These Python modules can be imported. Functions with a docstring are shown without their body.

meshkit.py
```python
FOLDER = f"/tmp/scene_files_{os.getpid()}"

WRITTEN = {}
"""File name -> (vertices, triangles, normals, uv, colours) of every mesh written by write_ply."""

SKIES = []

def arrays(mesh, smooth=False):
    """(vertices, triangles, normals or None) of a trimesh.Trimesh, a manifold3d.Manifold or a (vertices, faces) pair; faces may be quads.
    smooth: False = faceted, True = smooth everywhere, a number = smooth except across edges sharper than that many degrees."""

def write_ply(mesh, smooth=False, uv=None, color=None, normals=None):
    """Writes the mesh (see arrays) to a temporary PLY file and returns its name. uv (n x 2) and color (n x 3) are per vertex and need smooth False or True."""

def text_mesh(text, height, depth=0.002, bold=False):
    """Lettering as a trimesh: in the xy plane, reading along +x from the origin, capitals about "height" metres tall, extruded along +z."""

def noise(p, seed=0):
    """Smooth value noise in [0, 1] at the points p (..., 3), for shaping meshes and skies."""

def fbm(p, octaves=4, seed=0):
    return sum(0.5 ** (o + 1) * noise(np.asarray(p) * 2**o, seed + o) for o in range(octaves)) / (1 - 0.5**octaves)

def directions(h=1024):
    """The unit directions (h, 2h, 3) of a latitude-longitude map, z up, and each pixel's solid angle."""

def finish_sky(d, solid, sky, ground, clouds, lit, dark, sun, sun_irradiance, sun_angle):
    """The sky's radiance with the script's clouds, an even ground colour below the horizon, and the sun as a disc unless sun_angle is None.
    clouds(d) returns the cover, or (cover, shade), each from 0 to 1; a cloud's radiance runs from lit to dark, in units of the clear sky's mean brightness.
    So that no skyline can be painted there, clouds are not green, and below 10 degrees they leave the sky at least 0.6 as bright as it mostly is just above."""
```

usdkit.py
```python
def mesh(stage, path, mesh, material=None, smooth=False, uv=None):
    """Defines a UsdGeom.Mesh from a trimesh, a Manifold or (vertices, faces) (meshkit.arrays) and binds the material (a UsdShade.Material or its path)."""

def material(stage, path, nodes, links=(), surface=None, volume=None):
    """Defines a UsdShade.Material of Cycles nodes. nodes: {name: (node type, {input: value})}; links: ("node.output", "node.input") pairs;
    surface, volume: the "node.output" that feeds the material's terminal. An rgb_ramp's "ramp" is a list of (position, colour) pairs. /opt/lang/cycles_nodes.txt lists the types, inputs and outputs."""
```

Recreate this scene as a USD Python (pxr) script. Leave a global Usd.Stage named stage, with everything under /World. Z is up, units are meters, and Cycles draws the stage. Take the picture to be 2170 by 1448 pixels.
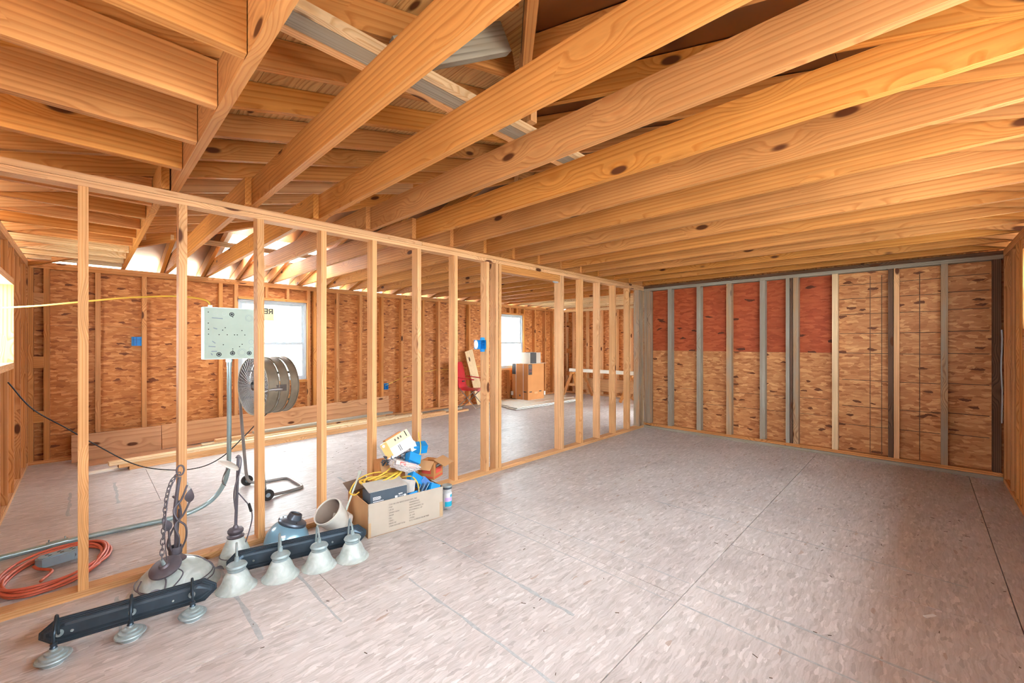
import math, random
import numpy as np, trimesh
import shapely
from shapely.geometry import Polygon, box as sbox
import manifold3d
from pxr import Usd, UsdGeom, UsdLux, UsdShade, Gf, Sdf, Vt
import usdkit, meshkit

stage = Usd.Stage.CreateInMemory()
UsdGeom.SetStageUpAxis(stage, UsdGeom.Tokens.z)
UsdGeom.SetStageMetersPerUnit(stage, 1.0)
UsdGeom.Xform.Define(stage, '/World')
random.seed(7)
RNG = np.random.default_rng(7)

# ------------------------------------------------------------------ camera, sky, exposure
YAW = math.radians(44.41)
EYE = np.array([0.0, 0.0, 1.48])
cam = UsdGeom.Camera.Define(stage, '/World/camera')
cam.CreateHorizontalApertureAttr(36.0)
cam.CreateVerticalApertureAttr(36.0 * 1448 / 2170)
cam.CreateFocalLengthAttr(36.0 * 887 / 2170)
cam.CreateVerticalApertureOffsetAttr(2.7 / 2170 * 36)
cam.CreateClippingRangeAttr(Gf.Vec2f(0.02, 200))
cam.CreateExposureAttr(EXPO := 2.38)
_f = np.array([math.cos(YAW), math.sin(YAW), 0]); _r = np.array([math.sin(YAW), -math.cos(YAW), 0])
cam.AddTransformOp().Set(Gf.Matrix4d(*_r, 0, 0, 0, 1, 0, *(-_f), 0, *EYE, 1))

sky = UsdLux.DomeLight.Define(stage, '/World/sky')
sky.CreateIntensityAttr(1.9)
sky.CreateColorAttr(Gf.Vec3f(0.88, 0.95, 1.0))

# ------------------------------------------------------------------ helpers
def lin(r, g, b):
    return tuple(((c / 255 + 0.055) / 1.055) ** 2.4 if c > 10 else c / 255 / 12.92 for c in (r, g, b))

_used = {}
def pathname(name, parent=None):
    base = f'{parent.GetPath() if parent is not None else "/World"}/{name}'
    n = _used.get(base, -1) + 1; _used[base] = n
    return base if n == 0 else f'{base}_{n:03d}'

def mat4(R, t):
    R = np.asarray(R, float)       # columns = local axes in the parent
    return Gf.Matrix4d(*[float(v) for v in R[:, 0]], 0, *[float(v) for v in R[:, 1]], 0, *[float(v) for v in R[:, 2]], 0, *[float(v) for v in t], 1)

def tag(p, label=None, cat=None, group=None, kind=None):
    p = p.GetPrim() if hasattr(p, 'GetPrim') else p
    for k, v in (('label', label), ('category', cat), ('group', group), ('kind', kind)):
        if v: p.SetCustomDataByKey(k, v)
    return p

def thing(name, label=None, cat=None, loc=(0, 0, 0), rotz=0.0, group=None, kind=None, R=None):
    x = UsdGeom.Xform.Define(stage, pathname(name))
    if R is None:
        c, s = math.cos(rotz), math.sin(rotz); R = np.array([[c, -s, 0], [s, c, 0], [0, 0, 1]])
    x.AddTransformOp().Set(mat4(R, loc))
    return tag(x, label, cat, group, kind)

def part(name, mesh, mat, parent=None, R=None, loc=None, smooth=False, label=None):
    m = usdkit.mesh(stage, pathname(name, parent), mesh, MATS[mat], smooth)
    if R is not None or loc is not None:
        m.AddTransformOp().Set(mat4(np.eye(3) if R is None else R, (0, 0, 0) if loc is None else loc))
    return tag(m, label)

def copy_of(root, loc, rotz, label=None, group=None, R=None):
    was = root.GetCustomData()
    r = thing(root.GetName().rstrip('0123456789').rstrip('_'), label or was['label'], was['category'], loc, rotz, group or was.get('group'), R=R)
    return r

cat_ = trimesh.util.concatenate
def T(m, R=None, t=None):
    m = m.copy(); M = np.eye(4)
    if R is not None: M[:3, :3] = R
    if t is not None: M[:3, 3] = t
    m.apply_transform(M); return m
def rotm(axis, deg):
    return trimesh.transformations.rotation_matrix(math.radians(deg), axis)[:3, :3]
RX = lambda d: rotm([1, 0, 0], d)
RY = lambda d: rotm([0, 1, 0], d)
RZ = lambda d: rotm([0, 0, 1], d)
def frame(d, up=(0, 0, 1)):
    """columns: x along d, y across, z as near to up as can be"""
    x = np.asarray(d, float); x = x / np.linalg.norm(x)
    u = np.asarray(up, float)
    if abs(x @ u) > .999: u = np.array([0, 1.0, 0])
    y = np.cross(u, x); y /= np.linalg.norm(y)
    return np.stack([x, y, np.cross(x, y)], 1)

def bx(lx, ly, lz, c=(0, 0, 0), ch=0.0):
    """box centred at c, with chamfered edges"""
    if ch <= 0:
        return T(trimesh.creation.box([lx, ly, lz]), t=c)
    p = []
    for sx in (-1, 1):
        for sy in (-1, 1):
            for sz in (-1, 1):
                a, b, d = sx * lx / 2, sy * ly / 2, sz * lz / 2
                p += [(a - sx * ch, b, d), (a, b - sy * ch, d), (a, b, d - sz * ch)]
    h = trimesh.convex.convex_hull(np.array(p))
    return T(h, t=c)

def prism(pts2, depth, plane='xz', off=0.0):
    """polygon extruded by depth, centred on the third axis"""
    m = trimesh.creation.extrude_polygon(pts2 if isinstance(pts2, Polygon) else Polygon(pts2), depth, engine='earcut')
    m.apply_translation([0, 0, -depth / 2])
    if plane == 'xz':
        m = T(m, np.array([[1, 0, 0], [0, 0, -1], [0, 1, 0]], float))
    elif plane == 'yz':
        m = T(m, np.array([[0, 0, 1], [1, 0, 0], [0, 1, 0]], float))
    return m

def lumber(name, p, d, L, w, h, mat, parent=None, up=(0, 0, 1), label=None, ch=0.003):
    """a board: starts at p (centre of its end), runs along d for L; w across, h along up"""
    return part(name, bx(L, w, h, (L / 2, 0, 0), ch), mat, parent, frame(d, up), p, label=label)

def lathe(prof, n=32, cap=True):
    """profile of (r, z) turned about z"""
    prof = np.asarray(prof, float)
    return trimesh.creation.revolve(prof, sections=n)

def spline(pts, n=8):
    """Catmull-Rom through the points"""
    P = np.asarray(pts, float); P = np.vstack([2 * P[0] - P[1], P, 2 * P[-1] - P[-2]])
    out = []
    for i in range(1, len(P) - 2):
        t = np.linspace(0, 1, n, endpoint=False)[:, None]
        a, b, c, d = P[i - 1], P[i], P[i + 1], P[i + 2]
        out.append(.5 * (2 * b + (c - a) * t + (2 * a - 5 * b + 4 * c - d) * t ** 2 + (3 * b - a - 3 * c + d) * t ** 3))
    return np.vstack(out + [P[-2:-1]])

def tube(pts, r, sides=8, closed=False):
    p = np.asarray(pts, float); n = len(p)
    rad = np.broadcast_to(r, (n,)).astype(float)
    t = (np.roll(p, -1, 0) - np.roll(p, 1, 0)) if closed else np.gradient(p, axis=0)
    t /= np.linalg.norm(t, axis=1, keepdims=True) + 1e-12
    a = np.zeros_like(p); u = np.array([0, 0, 1.0])
    if abs(t[0] @ u) > .9: u = np.array([1.0, 0, 0])
    for i in range(n):
        u = u - (u @ t[i]) * t[i]; u /= np.linalg.norm(u) + 1e-12; a[i] = u
    b = np.cross(t, a); ang = np.arange(sides) * 2 * np.pi / sides
    v = p[:, None] + rad[:, None, None] * (np.cos(ang)[None, :, None] * a[:, None] + np.sin(ang)[None, :, None] * b[:, None])
    v = v.reshape(-1, 3); f = []
    for i in range(n if closed else n - 1):
        k = (i + 1) % n
        for j in range(sides):
            l = (j + 1) % sides
            f += [[i * sides + j, i * sides + l, k * sides + l], [i * sides + j, k * sides + l, k * sides + j]]
    if not closed:
        v = np.vstack([v, p[:1], p[-1:]]); A, B = len(v) - 2, len(v) - 1
        for j in range(sides):
            l = (j + 1) % sides
            f += [[A, l, j], [B, (n - 1) * sides + j, (n - 1) * sides + l]]
    m = trimesh.Trimesh(v, np.array(f), process=False)
    return m

def cyl(r, h, n=24, t=(0, 0, 0), R=None):
    return T(trimesh.creation.cylinder(r, h, sections=n), R, t)

# ------------------------------------------------------------------ materials
MATS = {}
def mk(name, nodes, links, surface='p.BSDF'):
    MATS[name] = usdkit.material(stage, f'/World/Looks/{name}', nodes, links, surface)

def plain(name, col, rough=.5, metal=0.0, spec=.5, noise=0.06, scale=14.0, **kw):
    """one colour with a little procedural mottling"""
    c = np.array(col)
    mk(name, {'tc': ('texture_coordinate', {}), 'n': ('noise_texture', {'scale': scale, 'detail': 4.0}),
              'r': ('rgb_ramp', {'ramp': [(.3, tuple(c * (1 - noise))), (.7, tuple(np.minimum(c * (1 + noise), 1)))]}),
              'p': ('principled_bsdf', {'roughness': rough, 'metallic': metal, 'specular_ior_level': spec, **kw})},
       [('tc.object', 'n.vector'), ('n.fac', 'r.fac'), ('r.color', 'p.base_color')])

def wood(name, light, dark, knot=lin(88, 46, 20), ring=24.0, streak=.22, vary=.12, grey=0.0, rough=.62):
    L, D = np.array(light), np.array(dark)
    N = {'tc': ('texture_coordinate', {}), 'oi': ('object_info', {}),
         'o': ('vector_math', {'math_type': 'scale', 'vector1': (41.3, .9, .55)}),
         'P': ('vector_math', {'math_type': 'add'}),
         # knots
         'kp': ('vector_math', {'math_type': 'multiply', 'vector2': (2.4, 6.0, 6.0)}),
         'kv': ('voronoi_texture', {'scale': 1.0, 'dimensions': '3D'}),
         'kc': ('separate_color', {}),
         'kon': ('math', {'math_type': 'greater_than', 'value2': .45}),
         'kd': ('map_range', {'range_type': 'smoothstep', 'from_min': .17, 'from_max': .10, 'to_min': 0.0, 'to_max': 1.0, 'clamp': True}),
         'kk': ('math', {'math_type': 'multiply'}),
         'kb': ('map_range', {'range_type': 'smoothstep', 'from_min': .55, 'from_max': .10, 'to_min': 0.0, 'to_max': .035, 'clamp': True}),
         'kb2': ('math', {'math_type': 'multiply'}),
         'kw': ('combine_xyz', {}),
         'Pk': ('vector_math', {'math_type': 'add'}),
         'rp': ('vector_math', {'math_type': 'multiply', 'vector2': (.09, 1.0, 1.0)}),
         'w': ('wave_texture', {'wave_type': 'rings', 'rings_direction': 'x', 'profile': 'saw', 'scale': ring, 'distortion': 2.0, 'detail': 2.0, 'detail_scale': .32}),
         'wr': ('rgb_ramp', {'ramp': [(0, tuple(L)), (.5, tuple(L * .85 + D * .15)), (.86, tuple(D)), (.96, tuple(L * .5 + D * .5)), (1, tuple(L))]}),
         'sp': ('vector_math', {'math_type': 'multiply', 'vector2': (1.3, 55.0, 55.0)}),
         'sn': ('noise_texture', {'scale': 1.0, 'detail': 3.0}),
         'sr': ('rgb_ramp', {'ramp': [(.25, (1 - streak,) * 3), (.75, (1 + streak * .4,) * 3)]}),
         'm1': ('mix', {'mix_type': 'multiply', 'fac': 1.0}),
         'bn': ('noise_texture', {'scale': 1.7, 'detail': 3.0}),
         'br': ('rgb_ramp', {'ramp': [(.3, (.84, .80, .74)), (.7, (1.06, 1.05, 1.04))]}),
         'm2': ('mix', {'mix_type': 'multiply', 'fac': .8}),
         'hv': ('map_range', {'from_min': 0.0, 'from_max': 1.0, 'to_min': 1 - vary, 'to_max': 1 + vary * .55}),
         'rr': ('math', {'math_type': 'multiply', 'value2': 17.31}), 'rf': ('math', {'math_type': 'fraction'}),
         'hs': ('map_range', {'from_min': 0.0, 'from_max': 1.0, 'to_min': .95, 'to_max': 1.05}),
         'h': ('hsv', {'hue': .5}),
         'mk': ('mix', {'mix_type': 'mix', 'color2': knot}),
         'p': ('principled_bsdf', {'roughness': rough, 'specular_ior_level': .28})}
    Lk = [('oi.random', 'o.scale'), ('tc.object', 'P.vector1'), ('o.vector', 'P.vector2'),
          ('P.vector', 'kp.vector1'), ('kp.vector', 'kv.vector'), ('kv.color', 'kc.color'), ('kc.r', 'kon.value1'),
          ('kv.distance', 'kd.value'), ('kd.result', 'kk.value1'), ('kon.value', 'kk.value2'),
          ('kv.distance', 'kb.value'), ('kb.result', 'kb2.value1'), ('kon.value', 'kb2.value2'), ('kb2.value', 'kw.y'), ('kb2.value', 'kw.z'),
          ('P.vector', 'Pk.vector1'), ('kw.vector', 'Pk.vector2'), ('Pk.vector', 'rp.vector1'), ('rp.vector', 'w.vector'), ('w.fac', 'wr.fac'),
          ('Pk.vector', 'sp.vector1'), ('sp.vector', 'sn.vector'), ('sn.fac', 'sr.fac'), ('wr.color', 'm1.color1'), ('sr.color', 'm1.color2'),
          ('P.vector', 'bn.vector'), ('bn.fac', 'br.fac'), ('m1.color', 'm2.color1'), ('br.color', 'm2.color2'),
          ('oi.random', 'hv.value'), ('hv.result', 'h.value'), ('oi.random', 'rr.value1'), ('rr.value', 'rf.value1'), ('rf.value', 'hs.value'), ('hs.result', 'h.saturation'),
          ('m2.color', 'h.color'), ('h.color', 'mk.color1'), ('kk.value', 'mk.fac'), ('mk.color', 'p.base_color')]
    if grey > 0:
        N['gn'] = ('noise_texture', {'scale': 3.0, 'detail': 5.0})
        N['gp'] = ('vector_math', {'math_type': 'multiply', 'vector2': (.6, 5.0, 5.0)})
        N['gr'] = ('rgb_ramp', {'ramp': [(.35, (0, 0, 0)), (.6, (grey,) * 3)]})
        N['gm'] = ('mix', {'mix_type': 'mix', 'color2': lin(150, 140, 124)})
        Lk = [l for l in Lk if l != ('mk.color', 'p.base_color')] + [('P.vector', 'gp.vector1'), ('gp.vector', 'gn.vector'), ('gn.fac', 'gr.fac'), ('gr.color', 'gm.fac'), ('mk.color', 'gm.color1'), ('gm.color', 'p.base_color')]
    mk(name, N, Lk)

def osb(name, ramp, flake=1.0, angles=(.22, -.5, 1.15, -.05), asp=1.0, rough=.6, dirt=None, seedoff=0.0, fleck=(.965, lin(92, 48, 24)), spec=.3, tilt=0.0):
    """oriented strand board: three layers of stretched cells lying at different angles"""
    N = {'tc': ('texture_coordinate', {}), 'oi': ('object_info', {}),
         'o': ('vector_math', {'math_type': 'scale', 'vector1': (31.0, 17.0, 0.0)}), 'P': ('vector_math', {'math_type': 'add', 'vector2': (0, 0, 0)}),
         'dn': ('noise_texture', {'scale': 7.0, 'detail': 5.0, 'roughness': .62}), 'ds': ('vector_math', {'math_type': 'scale', 'scale': .055}), 'Pd': ('vector_math', {'math_type': 'add'})}
    Lk = [('oi.random', 'o.scale'), ('tc.object', 'P.vector1'), ('o.vector', 'P.vector2'), ('P.vector', 'dn.vector'), ('dn.color', 'ds.vector1'), ('P.vector', 'Pd.vector1'), ('ds.vector', 'Pd.vector2')]
    for i, (a, sx, sy) in enumerate(zip(angles, (7.5, 9, 10, 6.5), (36, 42, 40, 34))):
        N[f'm{i}'] = ('mapping', {'rotation': (0, 0, a + tilt), 'scale': (sx * flake, sy * flake * asp, 0.0), 'location': (3.7 * i + seedoff, 1.9 * i, 0)})
        N[f'v{i}'] = ('voronoi_texture', {'dimensions': '2D', 'scale': 1.0})
        N[f's{i}'] = ('separate_color', {})
        Lk += [('Pd.vector', f'm{i}.vector'), (f'm{i}.vector', f'v{i}.vector'), (f'v{i}.color', f's{i}.color')]
    N |= {'g0': ('math', {'math_type': 'greater_than', 'value2': .55}), 'g1': ('math', {'math_type': 'greater_than', 'value2': .6}), 'g2': ('math', {'math_type': 'greater_than', 'value2': .55}),
          'x0': ('mix_float', {}), 'x1': ('mix_float', {}), 'x2': ('mix_float', {}),
          'r': ('rgb_ramp', {'ramp': ramp}),
          'fk': ('math', {'math_type': 'greater_than', 'value2': fleck[0]}), 'fm': ('mix', {'mix_type': 'mix', 'color2': fleck[1]}),
          'gp': ('vector_math', {'math_type': 'multiply', 'vector2': (5.0, 120.0, 1.0)}), 'gn': ('noise_texture', {'scale': 1.0, 'detail': 2.0}),
          'gr': ('rgb_ramp', {'ramp': [(.25, (.80, .78, .75)), (.5, (.98, .98, .98)), (.75, (1.08, 1.08, 1.08))]}), 'gm': ('mix', {'mix_type': 'multiply', 'fac': .9}),
          'ln': ('noise_texture', {'scale': 1.1, 'detail': 4.0}), 'lr': ('rgb_ramp', {'ramp': dirt or [(.3, (.86, .83, .80)), (.65, (1.04, 1.03, 1.03))]}), 'lm': ('mix', {'mix_type': 'multiply', 'fac': 1.0}),
          'b': ('bump', {'strength': .25, 'distance': .0015}),
          'p': ('principled_bsdf', {'roughness': rough, 'specular_ior_level': spec})}
    Lk += [('s0.g', 'g0.value1'), ('s1.g', 'g1.value1'), ('s2.g', 'g2.value1'),
           ('g0.value', 'x0.fac'), ('s1.r', 'x0.a'), ('s0.r', 'x0.b'), ('g1.value', 'x1.fac'), ('x0.result', 'x1.a'), ('s3.r', 'x1.b'),
           ('g2.value', 'x2.fac'), ('x1.result', 'x2.b'), ('s2.r', 'x2.a'), ('x2.result', 'r.fac'),
           ('s2.b', 'fk.value1'), ('fk.value', 'fm.fac'), ('r.color', 'fm.color1'),
           ('Pd.vector', 'gp.vector1'), ('gp.vector', 'gn.vector'), ('gn.fac', 'gr.fac'), ('fm.color', 'gm.color1'), ('gr.color', 'gm.color2'),
           ('tc.object', 'ln.vector'), ('ln.fac', 'lr.fac'), ('gm.color', 'lm.color1'), ('lr.color', 'lm.color2'), ('lm.color', 'p.base_color'),
           ('x2.result', 'b.height'), ('b.normal', 'p.normal')]
    mk(name, N, Lk)

wood('pine', lin(226, 178, 128), lin(204, 150, 98))
wood('pine_joist', lin(206, 146, 84), lin(186, 122, 64), ring=18.0)
wood('pine_pale', lin(238, 212, 170), lin(214, 176, 128))
wood('pine_amber', lin(214, 152, 92), lin(178, 112, 58))
wood('pine_weathered', lin(196, 160, 122), lin(150, 112, 80), grey=.85, rough=.75)
wood('pine_grey', lin(176, 172, 160), lin(128, 124, 114), grey=.9, rough=.8)
wood('pine_dark', lin(112, 84, 66), lin(76, 54, 42), rough=.8)
osb('osb_wall', [(0, lin(156, 92, 44)), (.2, lin(182, 112, 58)), (.7, lin(194, 126, 68)), (1, lin(216, 152, 92))], flake=1.35, asp=.8, fleck=(.98, lin(120, 66, 34)))
osb('osb_gable', [(0, lin(166, 104, 62)), (.2, lin(188, 126, 78)), (.7, lin(200, 140, 88)), (1, lin(220, 166, 112))], flake=1.3, angles=(.5, -.9, 1.6, -.25), asp=.75, fleck=(.975, lin(112, 64, 36)))
osb('osb_red', [(0, lin(156, 68, 36)), (.4, lin(170, 78, 42)), (1, lin(184, 94, 54))], flake=1.1, asp=.8, fleck=(.98, lin(96, 46, 26)))
osb('osb_floor', [(0, lin(174, 168, 165)), (.12, lin(187, 182, 179)), (.5, lin(194, 189, 187)), (.85, lin(200, 195, 193)), (1, lin(214, 209, 207))], flake=1.7, asp=.95, rough=.46, angles=(.45, -.8, 1.5, -.2),
    dirt=[(.26, (.74, .72, .72)), (.42, (.93, .92, .92)), (.55, (1.0, 1.0, 1.0)), (.7, (1.05, 1.05, 1.05))], fleck=(.996, lin(176, 160, 150)))
wood('ply_roof', lin(226, 186, 124), lin(196, 146, 88), ring=9.0)
mk('foil', {'tc': ('texture_coordinate', {}), 'n': ('noise_texture', {'scale': 5.0, 'detail': 4.0}),
            'b': ('bump', {'strength': .25, 'distance': .01}), 'p': ('principled_bsdf', {'base_color': lin(158, 132, 110), 'metallic': 1.0, 'roughness': .32})},
   [('tc.object', 'n.vector'), ('n.fac', 'b.height'), ('b.normal', 'p.normal')])
plain('vinyl', lin(172, 182, 188), .35)
mk('pane_glass', {'t': ('transparent_bsdf', {'color': (.95, .97, .96)}), 'g': ('glossy_bsdf', {'roughness': .02, 'color': (1, 1, 1)}), 'm': ('mix_closure', {'fac': .07})},
   [('t.BSDF', 'm.closure1'), ('g.BSDF', 'm.closure2')], 'm.closure')
plain('chalk', lin(168, 172, 174), .9, noise=.15, scale=40)
plain('dirt_ground', lin(205, 198, 184), .95)
plain('house_wrap', lin(120, 96, 70), .9)

# ------------------------------------------------------------------ the room
XL, XG, XE = -0.477, 6.86, 10.09          # left wall, gable wall beside the room, far end wall
YR, YP, YB = -0.62, 3.484, 7.68           # right wall, partition face, back wall
ZP, ZT = 2.391, 2.467                     # underside and top of the double top plate
SW, SD, JH = 0.042, 0.10, 0.19            # stud width and depth, joist height
TAN = 0.25; COS = 1 / math.hypot(1, TAN); SIN = TAN * COS

def wall(name, origin, u, label, cat='wall'):
    x = np.array(u, float); z = np.array([0, 0, 1.0])
    return thing(name, label, cat, origin, R=np.stack([x, np.cross(z, x), z], 1), kind='structure')

def stud(w, u, z0=.042, z1=ZP, mat='pine', name='stud', wd=SW, y=0.0, dp=SD, lean=0.0):
    """u is the left edge of the stud along the wall"""
    L = z1 - z0
    d = np.array([lean, 0, L])
    return lumber(name, (u + wd / 2 - lean / 2, y + dp / 2, z0), d, L, wd, dp, mat, w, up=(0, 1, 0))

def rail(w, u0, u1, z0, h, mat='pine', name='top_plate', y=0.0, dp=SD):
    return lumber(name, (u0, y + dp / 2, z0 + h / 2), (1, 0, 0), u1 - u0, dp, h, mat, w)

def sheath(w, rects, holes, mat='osb_wall', y=SD, th=.012, name='sheathing_panel'):
    wrap(w, (min(r[0] for r in rects), -.1, max(r[2] for r in rects), ZT), holes)
    for r in rects:
        m, r4 = mat, r[:4]
        if len(r) > 4: m = r[4]
        g = sbox(r4[0] + .0015, r4[1] + .0015, r4[2] - .0015, r4[3] - .0015)
        for hle in holes: g = g.difference(sbox(*hle))
        for q in getattr(g, 'geoms', [g]):
            if q.is_empty or q.area < .002: continue
            cx, cy = q.bounds[0], q.bounds[1]
            me = trimesh.creation.extrude_polygon(shapely.affinity.translate(q, -cx, -cy), th, engine='earcut')
            # local x along the wall, local y up, local z towards the room
            part(name, me, m, w, R=np.array([[1, 0, 0], [0, 0, -1], [0, 1, 0]], float), loc=(cx, y + th, cy))

def wrap(w, r, holes):
    g = sbox(*r)
    for hle in holes: g = g.difference(sbox(*hle))
    part('wall_backing', trimesh.creation.extrude_polygon(g, .01, engine='earcut'), 'house_wrap', w, R=np.array([[1, 0, 0], [0, 0, -1], [0, 1, 0]], float), loc=(0, SD + .024, 0))

def grid(u0, u1, zs, pw, shift=0.0, shift2=0.0):
    out = []
    for k, (a, b) in enumerate(zip(zs[:-1], zs[1:])):
        u = u0 - (shift if k % 2 == 0 else shift2)
        while u < u1:
            lo, hi = max(u, u0), min(u + pw, u1)
            if hi - lo > .01: out.append((lo, a, hi, b))
            u += pw
    return out

# floor: subfloor panels with open joints, their ends staggered
floor = thing('floor', 'pale oriented strand board subfloor with open panel joints', 'floor', kind='structure')
ys = [YR - .12, -.37, 1.0, 2.37, 3.74, 5.11, 6.48, YB + .12]
FXS = [1.88, 0.5, 2.43, 1.05, 2.43, .5, 1.9]
for k, (a, b) in enumerate(zip(ys[:-1], ys[1:])):
    xs = [XL - .12] + [x for x in np.arange(FXS[k] - 2.81, XE + .12, 2.81) if x > XL + .1 and x < XE - .1] + [XE + .12]
    for p, q in zip(xs[:-1], xs[1:]):
        part('subfloor_panel', bx(q - p - .004, b - a - .005, .02, ((q - p) / 2, (b - a) / 2, -.01)), 'osb_floor', floor, loc=(p, a, 0))
part('floor_joist_bay', bx(XE - XL + .24, YB - YR + .24, .05, ((XE + XL) / 2, (YB + YR) / 2, -.05)), 'pine_dark', floor)
def chalk(x0, y0, x1, y1, w):
    n = 14; t = np.linspace(0, 1, n)
    rr = np.random.default_rng(int(1000 * (x0 + 5) + 77 * y0 + 999))
    c = np.stack([x0 + (x1 - x0) * t, y0 + (y1 - y0) * t], 1); d = np.array([x1 - x0, y1 - y0]); d /= np.linalg.norm(d); nn = np.array([-d[1], d[0]])
    ww = w * rr.uniform(.35, 1.0, n); o = rr.normal(0, w * .12, n)
    a, b = c + nn * (ww / 2 + o)[:, None], c - nn * (ww / 2 - o)[:, None]
    g = Polygon(np.vstack([a, b[::-1]])).buffer(0)
    part('chalk_line', T(cat_([trimesh.creation.extrude_polygon(q, .0006, engine='earcut') for q in getattr(g, 'geoms', [g])]), t=(0, 0, .0001)), 'chalk', floor)
for x, y0, y1, w in ((1.424, 2.3, .95, .022), (1.862, 2.9, 1.75, .016), (1.86, 1.75, 1.35, .03), (2.352, 2.95, 1.02, .012), (2.60, 3.3, 1.02, .010), (2.36, .98, -.35, .018),
                     (2.60, .98, -.30, .018), (3.735, 1.8, -.2, .016), (4.215, 1.75, .2, .010), (4.69, 1.35, .4, .008), (.62, 3.3, 2.35, .03), (.13, 3.35, 2.9, .03),
                     (.95, 3.3, 2.2, .022), (-.10, 6.0, 5.2, .03), (.22, 6.1, 5.3, .035), (.75, 5.9, 5.3, .03), (1.25, 6.2, 5.4, .025), (.62, 4.9, 4.5, .03), (1.95, 4.6, 4.2, .03), (5.3, 2.3, .2, .008)):
    chalk(x, y0, x, y1, w)
ground = part('ground', bx(70, 70, .1, (4, 4, -.75)), 'dirt_ground')
tag(ground, 'pale bare ground outside around the house', 'ground', kind='structure')

# back wall with two windows
WB = YB
w_back = wall('wall_back', (XL - SD, YB, 0), (1, 0, 0), 'back stud wall sheathed in orange strand board with two windows')
U = lambda x: x - (XL - SD)
rail(w_back, 0, U(XE) + SD, ZP, .038, 'pine_amber'); rail(w_back, 0, U(XE) + SD, ZP + .038, .038, 'pine_amber')
rail(w_back, 0, U(XE) + SD, 0, .042, 'pine_amber', 'bottom_plate')
W1 = (1.69, .841, 2.722, 2.178); W2 = (7.43, .815, 8.287, 2.22)
holes = [(U(a), b, U(c), d) for a, b, c, d in (W1, W2)]
for x in (-.353, .096, .552, 1.436, 2.83, 3.236, 3.68, 4.13, 4.575, 5.09, 5.50, 6.38, 8.74, 9.185, 9.54):
    stud(w_back, U(x), mat='pine_amber', wd=.05)
stud(w_back, U(XL), mat='pine_amber')
for x0, z0, x1, z1 in (W1, W2):
    stud(w_back, U(x0 - .052), mat='pine_amber', name='king_stud', wd=.05); stud(w_back, U(x1 + .002), mat='pine_amber', name='king_stud', wd=.05)
    rail(w_back, U(x0), U(x1), z1, .042, 'pine_amber', 'window_header'); rail(w_back, U(x0), U(x1), z0 - .042, .042, 'pine_amber', 'rough_sill')
    for f in (.37, .68):
        stud(w_back, U(x0 + (x1 - x0) * f), z1 + .042, ZP, 'pine_amber', 'cripple_stud'); stud(w_back, U(x0 + (x1 - x0) * f), .042, z0 - .042, 'pine_amber', 'cripple_stud')
for z in (.575, 1.243, 2.02):
    lumber('corner_block', (U(XL + SW), .05, z), (1, 0, 0), .082, SD, .14, 'pine_amber', w_back)
sheath(w_back, grid(0, U(XE) + SD, [0, .325, 1.695, ZT], 2.74, 1.1, .3), holes)

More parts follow.
